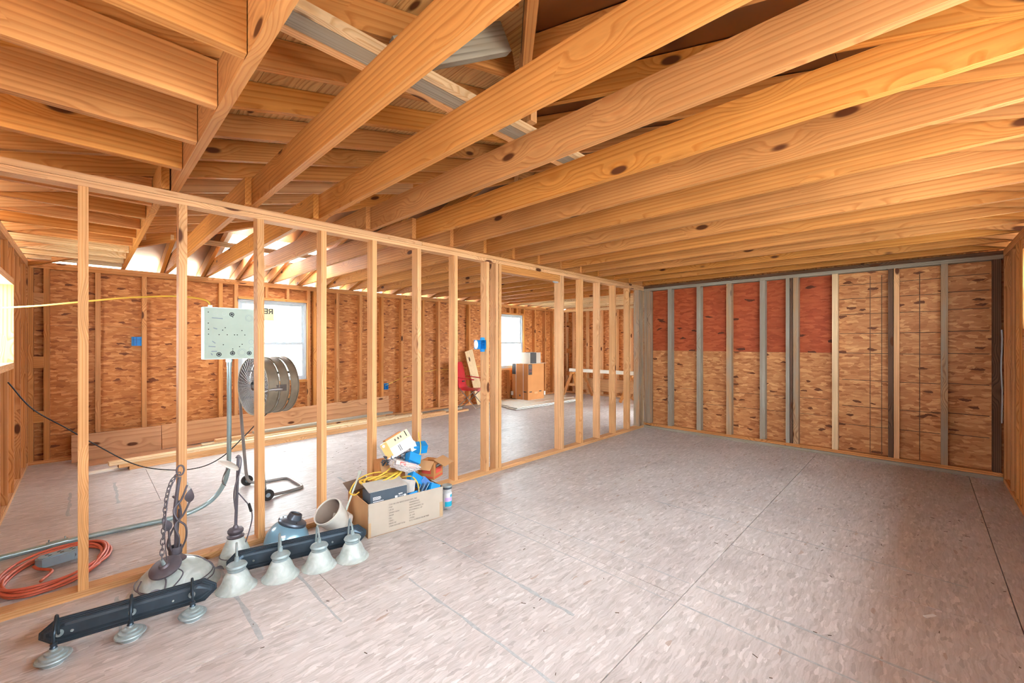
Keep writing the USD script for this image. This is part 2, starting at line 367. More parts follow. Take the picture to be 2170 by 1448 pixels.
# end wall beyond the sawhorse
w_end = wall('wall_far', (XE, YB + SD, 0), (0, -1, 0), 'far end wall of pale strand board behind the sawhorse')
UE = lambda y: YB + SD - y
LE = UE(YP - .1)
rail(w_end, SD, LE, ZP, .038, 'pine_pale'); rail(w_end, SD, LE, ZP + .038, .038, 'pine_pale'); rail(w_end, SD, LE, 0, .042, 'pine', 'bottom_plate')
for y in (7.638, 7.40, 6.90, 6.43, 5.94, 5.52, 5.05, 4.6, 4.1, 3.65): stud(w_end, UE(y), mat='pine')
for z in (.575, 1.243, 2.02): lumber('corner_block', (UE(7.598), .05, z), (1, 0, 0), .15, SD, .13, 'pine_amber', w_end)
sheath(w_end, grid(0, LE, [0, 1.22, ZT], 2.74, .6, 1.9), [])
lumber('skirt_board', (UE(7.0), -.02, .30), (1, 0, 0), 3.2, .035, .34, 'pine', w_end)

# left wall
w_left = wall('wall_left', (XL, YR - SD, 0), (0, 1, 0), 'left stud wall with a torn plastic covered window opening')
UL = lambda y: y - (YR - SD)
LL = UL(YB) + SD
rail(w_left, 0, LL, ZP, .038, 'pine'); rail(w_left, 0, LL, ZP + .038, .038, 'pine'); rail(w_left, 0, LL, 0, .042, 'pine', 'bottom_plate')
W3 = (3.80, 1.29, 6.23, 2.035); W5 = (.5, .9, 1.3, 2.1)
for y in (3.35, 6.23, 6.82, 7.38, 7.62, 2.95, -.2, -.6): stud(w_left, UL(y), mat='pine_amber')
for (a, b, c, d) in (W3, W5):
    for f in (-.045, 1e-3):
        if f < 0: stud(w_left, UL(a + f), mat='pine')
    rail(w_left, UL(a), UL(c), d, .06, 'pine', 'window_header'); rail(w_left, UL(a), UL(c), b - .06, .06, 'pine', 'rough_sill')
    for y in np.arange(a + .48, c - .1, .5):
        stud(w_left, UL(y), d + .06, ZP, 'pine_amber', 'cripple_stud'); stud(w_left, UL(y), .042, b - .06, 'pine_amber', 'cripple_stud')
sheath(w_left, grid(0, LL, [0, 1.22, ZT], 2.74, .9, 2.0), [(UL(a), b, UL(c), d) for a, b, c, d in (W3, W5)])

# right wall
w_right = wall('wall_right', (XG + SD, YR, 0), (-1, 0, 0), 'right stud wall with a high window opening')
UR = lambda x: XG + SD - x
LR = UR(XL) + SD
rail(w_right, 0, LR, ZP, .038, 'pine_amber'); rail(w_right, 0, LR, ZP + .038, .038, 'pine_amber'); rail(w_right, 0, LR, 0, .042, 'pine_amber', 'bottom_plate')
W4 = (4.45, 1.60, 5.66, 2.29); W6 = (.2, 1.60, 4.0, 2.29)
for x in (6.83, 6.35, 6.05, 5.86, 5.703, 4.40, 4.01): stud(w_right, UR(x), mat='pine_amber')
for (a, b, c, d) in (W4, W6):
    rail(w_right, UR(c), UR(a), d, .08, 'pine_amber', 'window_header')
    if b > .1: rail(w_right, UR(c), UR(a), b - .06, .06, 'pine_amber', 'rough_sill'); rail(w_right, UR(c), UR(a), b - .19, .12, 'pine_amber', 'rough_sill')
    for x in np.arange(a + .35, c - .1, .45):
        stud(w_right, UR(x), d + .08, ZP, 'pine_amber', 'cripple_stud')
        if b > .2: stud(w_right, UR(x), .042, b - .19, 'pine_amber', 'cripple_stud')
stud(w_right, UR(.2), mat='pine_amber')
sheath(w_right, grid(0, LR, [0, 1.22, ZT], 2.74, 1.1, .4), [(UR(c), b, UR(a), d) for a, b, c, d in (W4, W6)])

# gable wall with the red stained panels
w_gab = wall('wall_gable', (XG, YP + SD, 0), (0, -1, 0), 'grey weathered stud wall with red stained panels over bare strand board')
UG = lambda y: YP + SD - y
LG = UG(YR)
rail(w_gab, 0, LG, ZP - .012, .045, 'pine_grey'); rail(w_gab, 0, LG, ZP + .036, .04, 'pine_dark'); rail(w_gab, 0, LG, 0, .04, 'pine_grey', 'bottom_plate'); rail(w_gab, 0, LG, .043, .04, 'pine_amber', 'bottom_plate', y=.006)
for y, wd, m in ((3.48, .05, 'pine_weathered'), (3.425, .055, 'pine_weathered'), (3.055, .068, 'pine_grey'), (2.581, .066, 'pine_grey'), (2.137, .072, 'pine_weathered'), (1.684, .068, 'pine_grey'),
                 (1.362, .045, 'pine_grey'), (1.312, .03, 'pine_dark'), (1.275, .062, 'pine_weathered'), (.844, .062, 'pine_pale'), (.296, .046, 'pine_dark'), (.245, .05, 'pine'), (-.155, .056, 'pine_weathered'), (-.545, .062, 'pine_dark')):
    stud(w_gab, UG(y), .085, ZP - .012, m, wd=wd)
sheath(w_gab, [(UG(3.5), 0, UG(.82), 1.345), (UG(3.5), 1.345, UG(2.12), ZT, 'osb_red'), (UG(2.12), 1.345, UG(.82), ZT, 'osb_red'), (UG(.82), 0, UG(-.18), ZT), (UG(-.18), 0, LG + SD, ZT)], [], 'osb_gable')
# pencil-like nailing lines on the bare panels and the white sealant run in the corner
for z in (.42, .66, 1.0, 1.345, 1.6, 1.85, 2.05, 2.23):
    part('nailing_line', bx(.95 if z > 1.0 else .9, .001, .007, (0, 0, 0)), 'pine_dark', w_gab, loc=(UG(.3), SD - .0006, z))
    part('nailing_line', bx(.32, .001, .008, (0, 0, 0)), 'pine_dark', w_gab, loc=(UG(-.37), SD - .0006, z + .012))
for y in (.36, .02, .47): part('nailing_line', bx(.007, .001, 2.25), 'pine_dark', w_gab, loc=(UG(y), SD - .0006, 1.2))
for z in (.5, .72): part('nailing_line', bx(2.4, .001, .005), 'pine_dark', w_gab, loc=(UG(2.1), SD - .0006, z))
part('sealant_bead', tube(spline([(0, 0, .62), (.004, 0, .95), (-.004, .002, 1.2), (.003, 0, 1.5), (0, 0, 1.62)], 5), .006, 6), 'vinyl', w_gab, loc=(LG - .012, -.006, 0))

# hall side wall, closes the room behind the gable wall
w_side = wall('wall_side', (XE + SD, YP, 0), (-1, 0, 0), 'short stud wall closing the back room')
LS = XE + SD - (XG + SD)
rail(w_side, 0, LS, ZP, .076, 'pine'); rail(w_side, 0, LS, 0, .042, 'pine', 'bottom_plate')
for u in (.1, .5, 2.72, 3.0): stud(w_side, u)
W7 = (7.7, .05, 9.4, 2.0)
sheath(w_side, grid(0, LS, [0, 1.22, ZT], 2.74), [(XE + SD - W7[2], W7[1], XE + SD - W7[0], W7[3])])

# partition
w_par = wall('wall_partition', (XL, YP, 0), (1, 0, 0), 'open partition of bare pine studs with a doorway', 'wall')
UP = lambda x: x - XL
LP = UP(XG)
DJ0, DJ1 = 3.383, 4.483
rail(w_par, 0, LP, ZP, .037, 'pine'); rail(w_par, 0, UP(2.3), ZP + .039, .037, 'pine'); rail(w_par, UP(2.303), LP, ZP + .039, .037, 'pine')
rail(w_par, 0, UP(DJ0), 0, .04, 'pine', 'bottom_plate'); rail(w_par, UP(DJ0) + .003, LP, 0, .04, 'pine', 'bottom_plate')
for k, x in enumerate((-.028, .431, .889, 1.345, 1.787, 2.252, 2.70, 3.147, 3.292, 3.340, 4.483, 4.527, 4.976, 5.42, 5.88, 6.335, 6.68, 6.77, 6.815)):
    stud(w_par, UP(x), .04, ZP, 'pine_weathered' if x > 6.6 else 'pine', wd=.044 if x < 1 else .041, lean=[0, .004, -.006, 0, .003, 0, 0, .004][k % 8])
rail(w_par, UP(DJ0), UP(DJ1), ZP - .088, .086, 'pine_joist', 'door_header')
tag(part('plaster_smear', T(trimesh.creation.icosphere(2, .045), np.diag([1.3, .5, .35])), 'vinyl', w_par, loc=(UP(DJ1) - .06, .03, ZP - .095)), 'white plaster smear on header')

# ------------------------------------------------------------------ ceiling joists
ceil = thing('ceiling', 'exposed pine ceiling joists laid across the partition', 'ceiling', kind='structure')
def joist(y0, y1, x, mat, clip_far=False, clip_near=False, name='ceiling_joist'):
    """x is the left face; runs along y; local x runs along the joist"""
    L = y1 - y0
    pr = [(0, 0), (L, 0)]
    pr += [(L, .035), (L - .42, JH)] if clip_far else [(L, JH)]
    pr += [(.42, JH), (0, .035)] if clip_near else [(0, JH)]
    m = prism(pr, SW)
    return part(name, m, mat, ceil, R=np.array([[0, -1, 0], [1, 0, 0], [0, 0, 1]], float), loc=(x + SW / 2, y0, ZT + .002))
JX = [.391, .840, 1.307, 1.745, 2.205, 2.650] + [3.105 + .452 * k for k in range(9)]
for k, x in enumerate(JX):
    joist(YR - SD, YP + .14, x, 'pine_joist', clip_near=True)
    if k: joist(YP - .05, YB + SD, x - SW - .002, 'pine_joist', clip_far=True)
joist(YP - .02, YB + SD, JX[0] - .05, 'pine_joist', clip_far=True)
x = JX[-1] + .452
while x < XE: joist(YP - .05, YB + SD, x, 'pine_pale' if x > 8 else 'pine_joist', clip_far=True); x += .452
def short_joist(y, xr, mat):
    L = xr - (XL - SD)
    part('short_joist', prism([(0, 0), (L, 0), (L, JH), (.42, JH), (0, .035)], SW), mat, ceil, loc=(XL - SD, y + SW / 2, ZT + .002))
for k, y in enumerate((-.15, .30, .75, 1.20, 1.65, 2.105, 2.555, 3.005)): short_joist(y, JX[0] - .003, 'pine_joist')
for k, y in enumerate((3.95, 4.405, 4.85, 5.29, 5.76, 6.20, 6.66, 7.08, 7.45)): short_joist(y, JX[0] - .053, 'pine_pale' if y > 6 else 'pine_joist')
lumber('strongback_board', (.45, 1.642, ZT + JH + .022), (1, 0, 0), 6.3, .088, .038, 'pine_grey', ceil)
lumber('strongback_board', (.45, 1.712, ZT + JH + .047), (1, 0, 0), 6.3, .042, .09, 'pine', ceil)
lumber('roof_post', (1.735, 1.575, ZT + JH + .044), (0, 0, 1), .40, .05, .088, 'pine', ceil, up=(0, 1, 0))
lumber('strongback_stiffener', (.435, 1.58, ZT + JH + .022), (1, 0, 0), 6.3, .03, .038, 'pine_pale', ceil)
lumber('hip_brace', (.95, 1.62, 2.72), np.array([.50, -.10, .28]), .62, .05, .14, 'pine_grey', ceil, up=(0, 0, 1))

# ------------------------------------------------------------------ roof
roof = thing('roof', 'hipped roof of pine rafters under boards and foil faced sheathing', 'roof', kind='structure')
RH = .14                                    # rafter depth
YM = (YR + YB) / 2                          # ridge line
HALF = YB - YM
XH = XL + HALF                              # ridge starts here
ZR = ZT + TAN * HALF
OV = .38                                    # overhang
def rafter(base, dirh, run, mat, w=SW, h=RH, pre=OV, name='rafter', z0=ZT + .004, tan=TAN):
    """bottom edge passes over base at z0 and rises along dirh"""
    d = np.array([dirh[0], dirh[1], tan]); n = np.linalg.norm(d)
    p = np.array([base[0], base[1], z0]) - d * pre
    up = np.array([-dirh[0] * tan, -dirh[1] * tan, 1]) / n
    return lumber(name, p + up * h / 2, d, (run + pre) * n, w, h, mat, roof, up=up)
for y in np.arange(-.15 - .02, YB, .452):
    run = min(y - YR, YB - y)
    if run > .15: rafter((XL, y + .065), (1, 0), run - .03, 'ply_roof' if False else ('pine_joist' if y < 4.2 else 'pine'))
for k, x in enumerate(JX[1:] + [JX[-1] + .452 * i for i in range(1, 8)]):
    xx = x - .03
    run = min(HALF, xx - XL) - .03
    if xx < XE + .2:
        if xx < XG + .3: rafter((xx, YR), (0, 1), run, 'pine_joist')
        rafter((xx - .045, YB), (0, -1), run, 'pine_joist')
for x in (-.05,):
    rafter((x, YB), (0, -1), .35, 'pine'); rafter((x, YR), (0, 1), .35, 'pine')
lumber('ridge_board', (XH - .1, YM, ZR + .1), (1, 0, 0), XE + .3 - XH, SW, .2, 'pine_joist', roof)
for y0, sy in ((YR, 1), (YB, -1)):
    rafter((XL, y0), (1, sy), HALF, 'pine_joist', h=.19, w=.045, pre=.3, name='hip_rafter', z0=ZT - .04)
lumber('roof_purlin', (XL + 1.2, 6.44, ZT + TAN * (YB - 6.44) - .03), (1, 0, 0), 3.2, .04, .06, 'pine_pale', roof)

def slope(o, u, v2, poly, mat, pw, ph, holes=(), n_out=None):
    """poly in (along eave u, up the slope v); o is on the rafter bottoms' plane over the plate"""
    u = np.array([*u, 0.0]); v = np.array([v2[0] * COS, v2[1] * COS, SIN]); n = np.cross(u, v)
    if n[2] < 0: n = -n
    o = np.asarray(o, float) + n * (RH + .008)
    R = np.stack([u, v, np.cross(u, v)], 1)
    flip = R[2, 2] < 0
    g = Polygon(poly)
    x0, y0, x1, y1 = g.bounds
    gb = g
    for hle in holes: gb = gb.difference(sbox(*hle))
    me = trimesh.creation.extrude_polygon(gb, .01, engine='earcut'); me.apply_translation([0, 0, -.0245 if flip else .0145])
    part('roof_felt', me, 'house_wrap', roof, R=R, loc=o)
    j = 0; yy = y0
    while yy < y1:
        xx = x0 - (pw / 2 if j % 2 else 0)
        while xx < x1:
            q = g.intersection(sbox(xx + .0015, yy + .0015, xx + pw - .0015, yy + ph - .0015))
            for hle in holes: q = q.difference(sbox(*hle))
            for c in getattr(q, 'geoms', [q]):
                if c.is_empty or c.area < .003: continue
                cx, cy = c.bounds[:2]
                m = trimesh.creation.extrude_polygon(shapely.affinity.translate(c, -cx, -cy), .013, engine='earcut')
                if flip: m.apply_translation([0, 0, -.013])
                part('roof_board' if mat != 'foil' else 'foil_sheathing', m, mat, roof, R=R, loc=o + R @ np.array([cx, cy, 0]))
            xx += pw
        yy += ph; j += 1
S = HALF / COS; OS = OV / COS; LW = YB - YR
slope((XL, YR, ZT), (0, 1), (1, 0), [(-OV, -OS), (LW + OV, -OS), (LW / 2, S)], 'ply_roof', 2.74, .32)
LB = XE - XL
HOLE = (1.37 - XL, (YB - 7.12) / COS, 2.60 - XL, (YB - 6.46) / COS)
slope((XL, YB, ZT), (1, 0), (0, -1), [(-OV, -OS), (LB + OV, -OS), (LB + OV, S), (HALF, S)], 'foil', 2.74, 1.37, [HOLE])
slope((XL, YR, ZT), (1, 0), (0, 1), [(-OV, -OS), (LB + OV, -OS), (LB + OV, S), (HALF, S)], 'foil', 2.74, 1.37)
for y0, sy in ((YR, 1), (YB, -1)):
    d = np.array([1, sy, TAN]); d = d / np.linalg.norm(d); up = np.cross(d, np.array([sy, -1, 0.0])); up = up if up[2] > 0 else -up
    lumber('hip_cap', np.array([XL, y0, ZT + RH + .035]) - d * .5, d, HALF * 1.45 + .6, .36, .02, 'house_wrap', roof, up=up)
lumber('ridge_cap', (XH - .1, YM, ZR + RH + .03), (1, 0, 0), XE + .5 - XH, .4, .02, 'house_wrap', roof)
part('gable_panel', prism([(YR - SD - .1, ZT), (YP + .2, ZT), (YP + .2, ZR + .13), (YM, ZR + .13), (YR - SD - .1, ZT + .12)], .012, 'yz'), 'osb_wall', roof, loc=(XG + SD + .02, 0, 0))
gend = thing('roof_gable', 'strand board closing the roof end above the far wall', 'gable', kind='structure')
part('gable_panel', prism([(YR - .1, ZT), (YB + .1, ZT), (YM, ZR + .25)], .012, 'yz'), 'osb_wall', gend, loc=(XE + SD, 0, 0))

# ------------------------------------------------------------------ windows
def window(n, w3, u0, z0, u1, z1, label, hung=True):
    """double-hung sash window set near the outer face; frame local to the wall's axes"""
    o = np.array(w3[0]); R = w3[1]
    t = thing(f'window_{n}', label, 'window', o, R=R, kind='structure')
    W, Hh = u1 - u0, z1 - z0; cu, cz = (u0 + u1) / 2, (z0 + z1) / 2
    def fr(name, a, b, c, d, y, th, dp, par=t, mat='vinyl'):
        ms = [bx(c - a, dp, th, ((a + c) / 2, y, b + th / 2), .002), bx(c - a, dp, th, ((a + c) / 2, y, d - th / 2), .002),
              bx(th, dp, d - b - 2 * th, (a + th / 2, y, (b + d) / 2), .002), bx(th, dp, d - b - 2 * th, (c - th / 2, y, (b + d) / 2), .002)]
        return part(name, cat_(ms), mat, par)
    fr('window_frame', u0 + .004, z0 + .004, u1 - .004, z1 - .004, SD * .72, .03, .07)
    zm = z0 + Hh * .47
    for nm, b, d, y in (('upper_sash', zm - .02, z1 - .035, SD * .80), ('lower_sash', z0 + .035, zm + .02, SD * .56)):
        s = fr(nm, u0 + .035, b, u1 - .035, d, y, .035, .025)
        part('pane', bx(W - .14, .004, d - b - .07, (cu, y, (b + d) / 2)), 'pane_glass', s.GetPrim() if hasattr(s, 'GetPrim') else s)
    return t
Rb = np.array([[1, 0, 0], [0, 1, 0], [0, 0, 1]], float)
win1 = window(1, ((0, YB, 0), Rb), *W1[:2], *W1[2:], 'white double-hung window with a mirrored sticker behind the drum fan')
win2 = window(2, ((0, YB, 0), Rb), *W2[:2], *W2[2:], 'white double-hung window behind the stacked cartons')
Rr = np.array([[-1, 0, 0], [0, -1, 0], [0, 0, 1]], float)
window(3, ((0, YR, 0), Rr), -W4[2], W4[1], -W4[0], W4[3], 'high white window in the right wall at the picture edge')

# ------------------------------------------------------------------ materials of the things
plain('black_iron', lin(50, 66, 78), .34, .5, noise=.25, scale=9)
plain('brown_iron', lin(100, 98, 106), .5, .45, noise=.18)
plain('pewter', lin(150, 170, 174), .42, .25, noise=.12, scale=25)
mk('alabaster', {'tc': ('texture_coordinate', {}), 'n': ('noise_texture', {'scale': 9.0, 'detail': 3.0, 'distortion': 2.5}),
                 'r': ('rgb_ramp', {'ramp': [(.35, lin(178, 194, 190)), (.55, lin(192, 206, 202)), (.7, lin(208, 220, 218))]}),
                 'p': ('principled_bsdf', {'roughness': .32, 'subsurface_weight': .25, 'subsurface_scale': .02, 'subsurface_radius': (1, 1, .9)})},
   [('tc.object', 'n.vector'), ('n.fac', 'r.fac'), ('r.color', 'p.base_color')])
plain('galvanised', lin(186, 200, 194), .45, .55, noise=.08, scale=18)
plain('conduit_steel', lin(156, 184, 188), .3, .5, noise=.08)
plain('panel_paint', lin(172, 194, 182), .5, .1, noise=.05, scale=6)
plain('dark_slot', lin(40, 42, 44), .7)
plain('yellow_cable', lin(226, 186, 70), .45)
plain('black_rubber', lin(34, 34, 36), .55)
plain('orange_cord', lin(206, 104, 78), .42)
plain('grey_plastic', lin(130, 150, 162), .4)
plain('blue_enamel', lin(122, 164, 186), .22, .2, noise=.1, scale=5)
plain('pale_enamel', lin(206, 206, 198), .35)
plain('slate_metal', lin(84, 96, 108), .35, .5)
plain('taupe_inside', lin(150, 136, 124), .6)
plain('cardboard', lin(192, 148, 104), .8, scale=5, spec=.2)
plain('cardboard_white', lin(178, 168, 154), .75, scale=5, spec=.2)
plain('cardboard_brown', lin(186, 128, 78), .8, scale=4, spec=.2)
plain('cardboard_inside', lin(120, 104, 90), .85)
plain('tape', lin(184, 158, 124), .3)
plain('ink', lin(92, 88, 84), .8)
plain('navy_print', lin(66, 80, 92), .6)
plain('white_print', lin(214, 218, 220), .6)
plain('grey_board', lin(186, 184, 178), .75)
plain('blue_box', lin(16, 140, 210), .4)
plain('blue_box_deep', lin(14, 100, 170), .4)
plain('grey_blue', lin(140, 178, 196), .35, .2)
plain('orange_print', lin(246, 160, 84), .55)
plain('cream_print', lin(236, 220, 160), .55)
plain('red_print', lin(206, 74, 60), .6)
plain('black_print', lin(50, 46, 44), .6)
plain('pink_film', lin(224, 178, 168), .25)
mk('clear_film', {'p': ('principled_bsdf', {'base_color': lin(226, 220, 218), 'roughness': .15}), 't': ('transparent_bsdf', {}), 'm': ('mix_closure', {'fac': .55})}, [('t.BSDF', 'm.closure1'), ('p.BSDF', 'm.closure2')], 'm.closure')
mk('clear_jar', {'p': ('principled_bsdf', {'base_color': lin(226, 234, 238), 'roughness': .1}), 't': ('transparent_bsdf', {}), 'm': ('mix_closure', {'fac': .35})}, [('t.BSDF', 'm.closure1'), ('p.BSDF', 'm.closure2')], 'm.closure')
plain('grey_lid', lin(150, 162, 162), .5)
plain('teal_print', lin(20, 170, 200), .5)
plain('lilac_print', lin(206, 176, 226), .5)
plain('fan_paint', lin(134, 125, 108), .5, .3, noise=.12)
plain('fan_tube', lin(150, 148, 146), .35, .6)
plain('fan_dark', lin(86, 80, 76), .6, .3)
plain('red_plastic', lin(196, 30, 48), .35)
plain('chrome', lin(200, 200, 200), .25, .9)
plain('white_panel', lin(222, 218, 204), .55, scale=4)
plain('panel_edge', lin(60, 56, 52), .7)
plain('sticker', lin(210, 196, 150), .6)
plain('white_sheet', lin(236, 240, 242), .5)
plain('splinter', lin(90, 76, 64), .9)

def Rz(a): return np.array([[math.cos(a), -math.sin(a), 0], [math.sin(a), math.cos(a), 0], [0, 0, 1]])

# ------------------------------------------------------------------ vanity light bars on the floor
def hexa(L, h, tip):
    return [(-L / 2 + tip, -h / 2), (L / 2 - tip, -h / 2), (L / 2, -h * .12), (L / 2, h * .12), (L / 2 - tip, h / 2), (-L / 2 + tip, h / 2), (-L / 2, h * .12), (-L / 2, -h * .12)]
def vanity(label, c, ang, L, h, lean, arms, shades, arm_len, apex, cup_z):
    """a light bar stood on its long edge, face to -y; arms hook over its top; ends at cups or glass bells on the floor"""
    t = thing('vanity_light', label, 'vanity light', (*c, 0), ang)
    Rl = RX(-lean); off = np.array([0, 0, h / 2 * math.cos(math.radians(lean)) + .012])
    for k, (ins, y0, y1) in enumerate(((0, .0, .014), (.009, -.011, .0), (.017, -.021, -.011), (.030, -.033, -.021))):
        bev = (.004, .004, .004, .012)[k]
        o1, o2 = hexa(L - 2 * ins, h - 1.7 * ins, .055), hexa(L - 2 * ins - 2 * bev, h - 1.7 * ins - 2 * bev, .055)
        m = trimesh.convex.convex_hull(np.array([(x, y1, z) for x, z in o1] + [(x, y0 + (y1 - y0) * .35, z) for x, z in o1] + [(x, y0, z) for x, z in o2]))
        part('back_plate' if k == 0 else 'stepped_face', m, 'black_iron', t, R=Rl, loc=off)
    for x in (-L * .33, L * .22):
        part('cap_nut', T(trimesh.creation.icosphere(2, .007)), 'pewter', t, loc=off + Rl @ np.array([x, -.032, -.008]))
    for i, x in enumerate(arms):
        a0 = off + Rl @ np.array([x, -.03, -.005])
        e = np.array([x + .004, -arm_len, cup_z])
        P = [a0, a0 + [0, -.018, .012], a0 + [0, -.02, .05], (a0 * .62 + e * .38) * [1, 1, 0] + [0, 0, apex * .97], (a0 * .42 + e * .58) * [1, 1, 0] + [0, 0, apex], e * [1, 1, 0] + [0, .006, cup_z + .55 * (apex - cup_z)], e]
        arm = part('arm', tube(spline(P, 6), .0062, 8), 'pewter' if shades else 'black_iron', t, smooth=40)
        part('arm_boss', lathe([(0, -.012), (.014, -.012), (.018, 0), (.012, .012), (0, .014)], 16), 'pewter', arm, R=RX(90), loc=a0)
        if shades:
            part('socket_cap', T(lathe([(0, .062), (.011, .062), (.013, .034), (.024, .03), (.05, .018), (.056, .008), (.052, 0), (.042, -.004), (.048, -.010), (.048, -.018), (.040, -.022), (0, -.022)], 36)), 'pewter', t, loc=e + [0, 0, -.04], smooth=24)
            prof = [(.036, cup_z - .045), (.042, cup_z - .056), (.056, cup_z - .070), (.066, .076), (.074, .052), (.085, .029), (.099, .011), (.108, .004), (.108, 0), (.103, 0), (.081, .026), (.070, .050), (.062, .074), (.052, cup_z - .074), (.034, cup_z - .062), (.032, cup_z - .045)]
            part('glass_shade', lathe(prof + prof[:1], 40), 'alabaster', t, loc=(e[0], e[1], 0), smooth=50)
        else:
            part('arm_collar', lathe([(0, .026), (.011, .026), (.013, .018), (.010, .012), (.014, .004), (.011, -.004), (0, -.004)], 16), 'black_iron', arm, loc=e, smooth=40)
            s = part('socket_cup', lathe([(0, .072), (.013, .072), (.015, .062), (.030, .058), (.032, .050), (.046, .047), (.048, .038), (.060, .036), (.063, .031), (.060, .026), (.050, .024), (.047, .012), (.040, .010), (.038, .004), (0, .004)], 40), 'pewter', t, loc=(e[0], e[1], 0), smooth=22)
            part('socket_mouth', lathe([(0, .0), (.036, .0), (.036, .008), (0, .008)], 28), 'white_print', s)
    return t
vanity('black vanity light bar with three empty sockets, lying in front of the big bowl pendant', (.190, 2.975), math.radians(-8.4), .70, .118, 16, (-.275, -.012, .235), False, .155, .185, .07)
vanity('black vanity light bar with four alabaster glass bell shades', (1.045, 3.045), math.radians(-13.5), .86, .13, 12, (-.375, -.142, .082, .292), True, .175, .232, .165)

# ------------------------------------------------------------------ bowl pendant with leaves
def leaf(L=.075, w=.036, bend=.012):
    n = 10; t = np.linspace(0, 1, n); hw = w / 2 * np.sin(np.pi * np.clip(t * .96 + .04, 0, 1)) ** .8 * (1.25 - .6 * t)
    v, f = [], []
    for s in (0, .0016):
        for i in range(n):
            for k in (-1, 0, 1): v.append((L * t[i], k * hw[i], bend * math.sin(2.6 * t[i]) + abs(k) * hw[i] * .35 + s))
    N3 = n * 3
    for i in range(n - 1):
        for k in (0, 1):
            a, b, c, d = i * 3 + k, i * 3 + k + 1, i * 3 + k + 4, i * 3 + k + 3
            f += [[a, c, b], [a, d, c], [N3 + a, N3 + b, N3 + c], [N3 + a, N3 + c, N3 + d]]
        for k in (0, 2):
            a, b = i * 3 + k, (i + 1) * 3 + k
            q = [[a, b, N3 + b], [a, N3 + b, N3 + a]]
            f += q if k == 2 else [x[::-1] for x in q]
    return trimesh.Trimesh(v, f, process=False)
def vine(pts, r, par, tipleaf=None, leafR=None, nm='vine', mat='brown_iron'):
    p = part(nm, tube(spline(pts, 6), r, 7), mat, par, smooth=50)
    if tipleaf is not None: part('leaf', leaf(*tipleaf), mat, p, R=leafR, loc=pts[-1], smooth=60)
    return p
pend = thing('bowl_pendant', 'large alabaster bowl pendant light with leafy iron stems, upside down on floor', 'pendant light', (.385, 3.238, 0))
bowl = [(.228, .0), (.226, .006), (.208, .022), (.196, .040), (.186, .062), (.165, .092), (.130, .126), (.085, .152), (.036, .166), (.034, .160), (.083, .145), (.126, .119), (.160, .086), (.180, .058), (.190, .036), (.202, .018), (.222, .002), (.228, 0)]
part('bowl_shade', T(lathe(bowl, 56), np.diag([1.0, 1.0, 1.02])), 'alabaster', pend, smooth=50)
part('bowl_band', tube([(.187 * math.cos(a), .187 * math.sin(a), .066) for a in np.linspace(0, 2 * np.pi, 60, endpoint=False)], .0035, 6, True), 'brown_iron', pend, smooth=True)
part('stem_cup', lathe([(0, .16), (.055, .16), (.056, .168), (.036, .185), (.030, .20), (.034, .205), (.034, .245), (.028, .245), (.028, .215), (0, .215)], 28), 'brown_iron', pend, smooth=35)
vine([(0, 0, .2), (.004, 0, .32), (-.002, .004, .45), (.012, 0, .60), (.02, 0, .66)], .010, pend, nm='centre_stem')
vine([(-.02, .01, .2), (-.038, 0, .27), (-.012, -.016, .36), (.026, -.006, .42), (.018, .012, .50), (-.012, .008, .55)], .0055, pend)
vine([(.022, 0, .2), (.05, -.01, .28), (.046, -.018, .36), (.008, -.02, .41), (-.008, -.006, .47), (.03, .004, .52), (.058, .008, .60)], .0055, pend)
vine([(.01, -.02, .2), (.014, -.03, .30), (-.006, -.026, .38), (.035, -.02, .43), (.066, -.018, .50)], .0055, pend, (.085, .05, .012), frame((.12, 0, 1), (-.4, -1, 0)))
vine([(-.014, -.016, .2), (-.03, -.03, .28), (-.034, -.03, .36)], .0055, pend, (.085, .048, .012), frame((-.35, 0, 1), (.2, -1, 0)))
vine([(.0, .02, .2), (.016, .03, .34), (.02, .02, .46)], .0055, pend)
part('top_ring', tube([(.024 + .018 * math.cos(a), 0, .70 + .030 * math.sin(a)) for a in np.linspace(0, 2 * np.pi, 20, endpoint=False)], .005, 7, True), 'brown_iron', pend, smooth=True)
# wire vines drawn over the bowl
for pts, lf, lr in (([(-.09, -.10, .165), (-.06, -.15, .12), (-.085, -.19, .062), (-.14, -.165, .07), (-.178, -.10, .085), (-.16, -.06, .12)], None, None),
                    ([(-.02, -.08, .158), (.02, -.13, .125), (-.03, -.178, .085), (-.075, -.19, .075)], (.10, .062, .014), frame((-1, -.2, -.12), (-.2, -1, .8))),
                    ([(.05, .02, .163), (.11, .0, .142), (.165, -.03, .10), (.19, -.06, .06)], (.05, .028, .01), frame((.6, -.3, -.3), (.5, -.5, 1))),
                    ([(.185, -.07, .062), (.16, -.13, .055), (.09, -.185, .055), (.02, -.20, .06)], None, None)):
    vine(pts, .0038, pend, lf, lr, 'wire_vine')
cpl = np.array([-.062, -.118, .190]); ncp = np.array([-.30, -.34, .9]); ncp /= np.linalg.norm(ncp)
Rcp = frame(np.cross((0, 1, 0), ncp), ncp)
part('canopy_plate', lathe([(0, .020), (.020, .019), (.028, .010), (.060, .006), (.076, -.004), (.078, -.012), (.070, -.012), (0, -.006)], 40), 'brown_iron', pend, R=Rcp, loc=cpl, smooth=40)
part('canopy_hook', lathe([(0, .045), (.008, .045), (.010, .018), (.012, .0), (0, 0)], 14), 'pewter', pend, R=Rcp, loc=cpl + ncp * .012)
chain = []
cp = spline([cpl + ncp * .05, (-.070, -.105, .33), (-.060, -.085, .45), (-.048, -.055, .56), (-.02, -.02, .65), (.02, 0, .685)], 12)
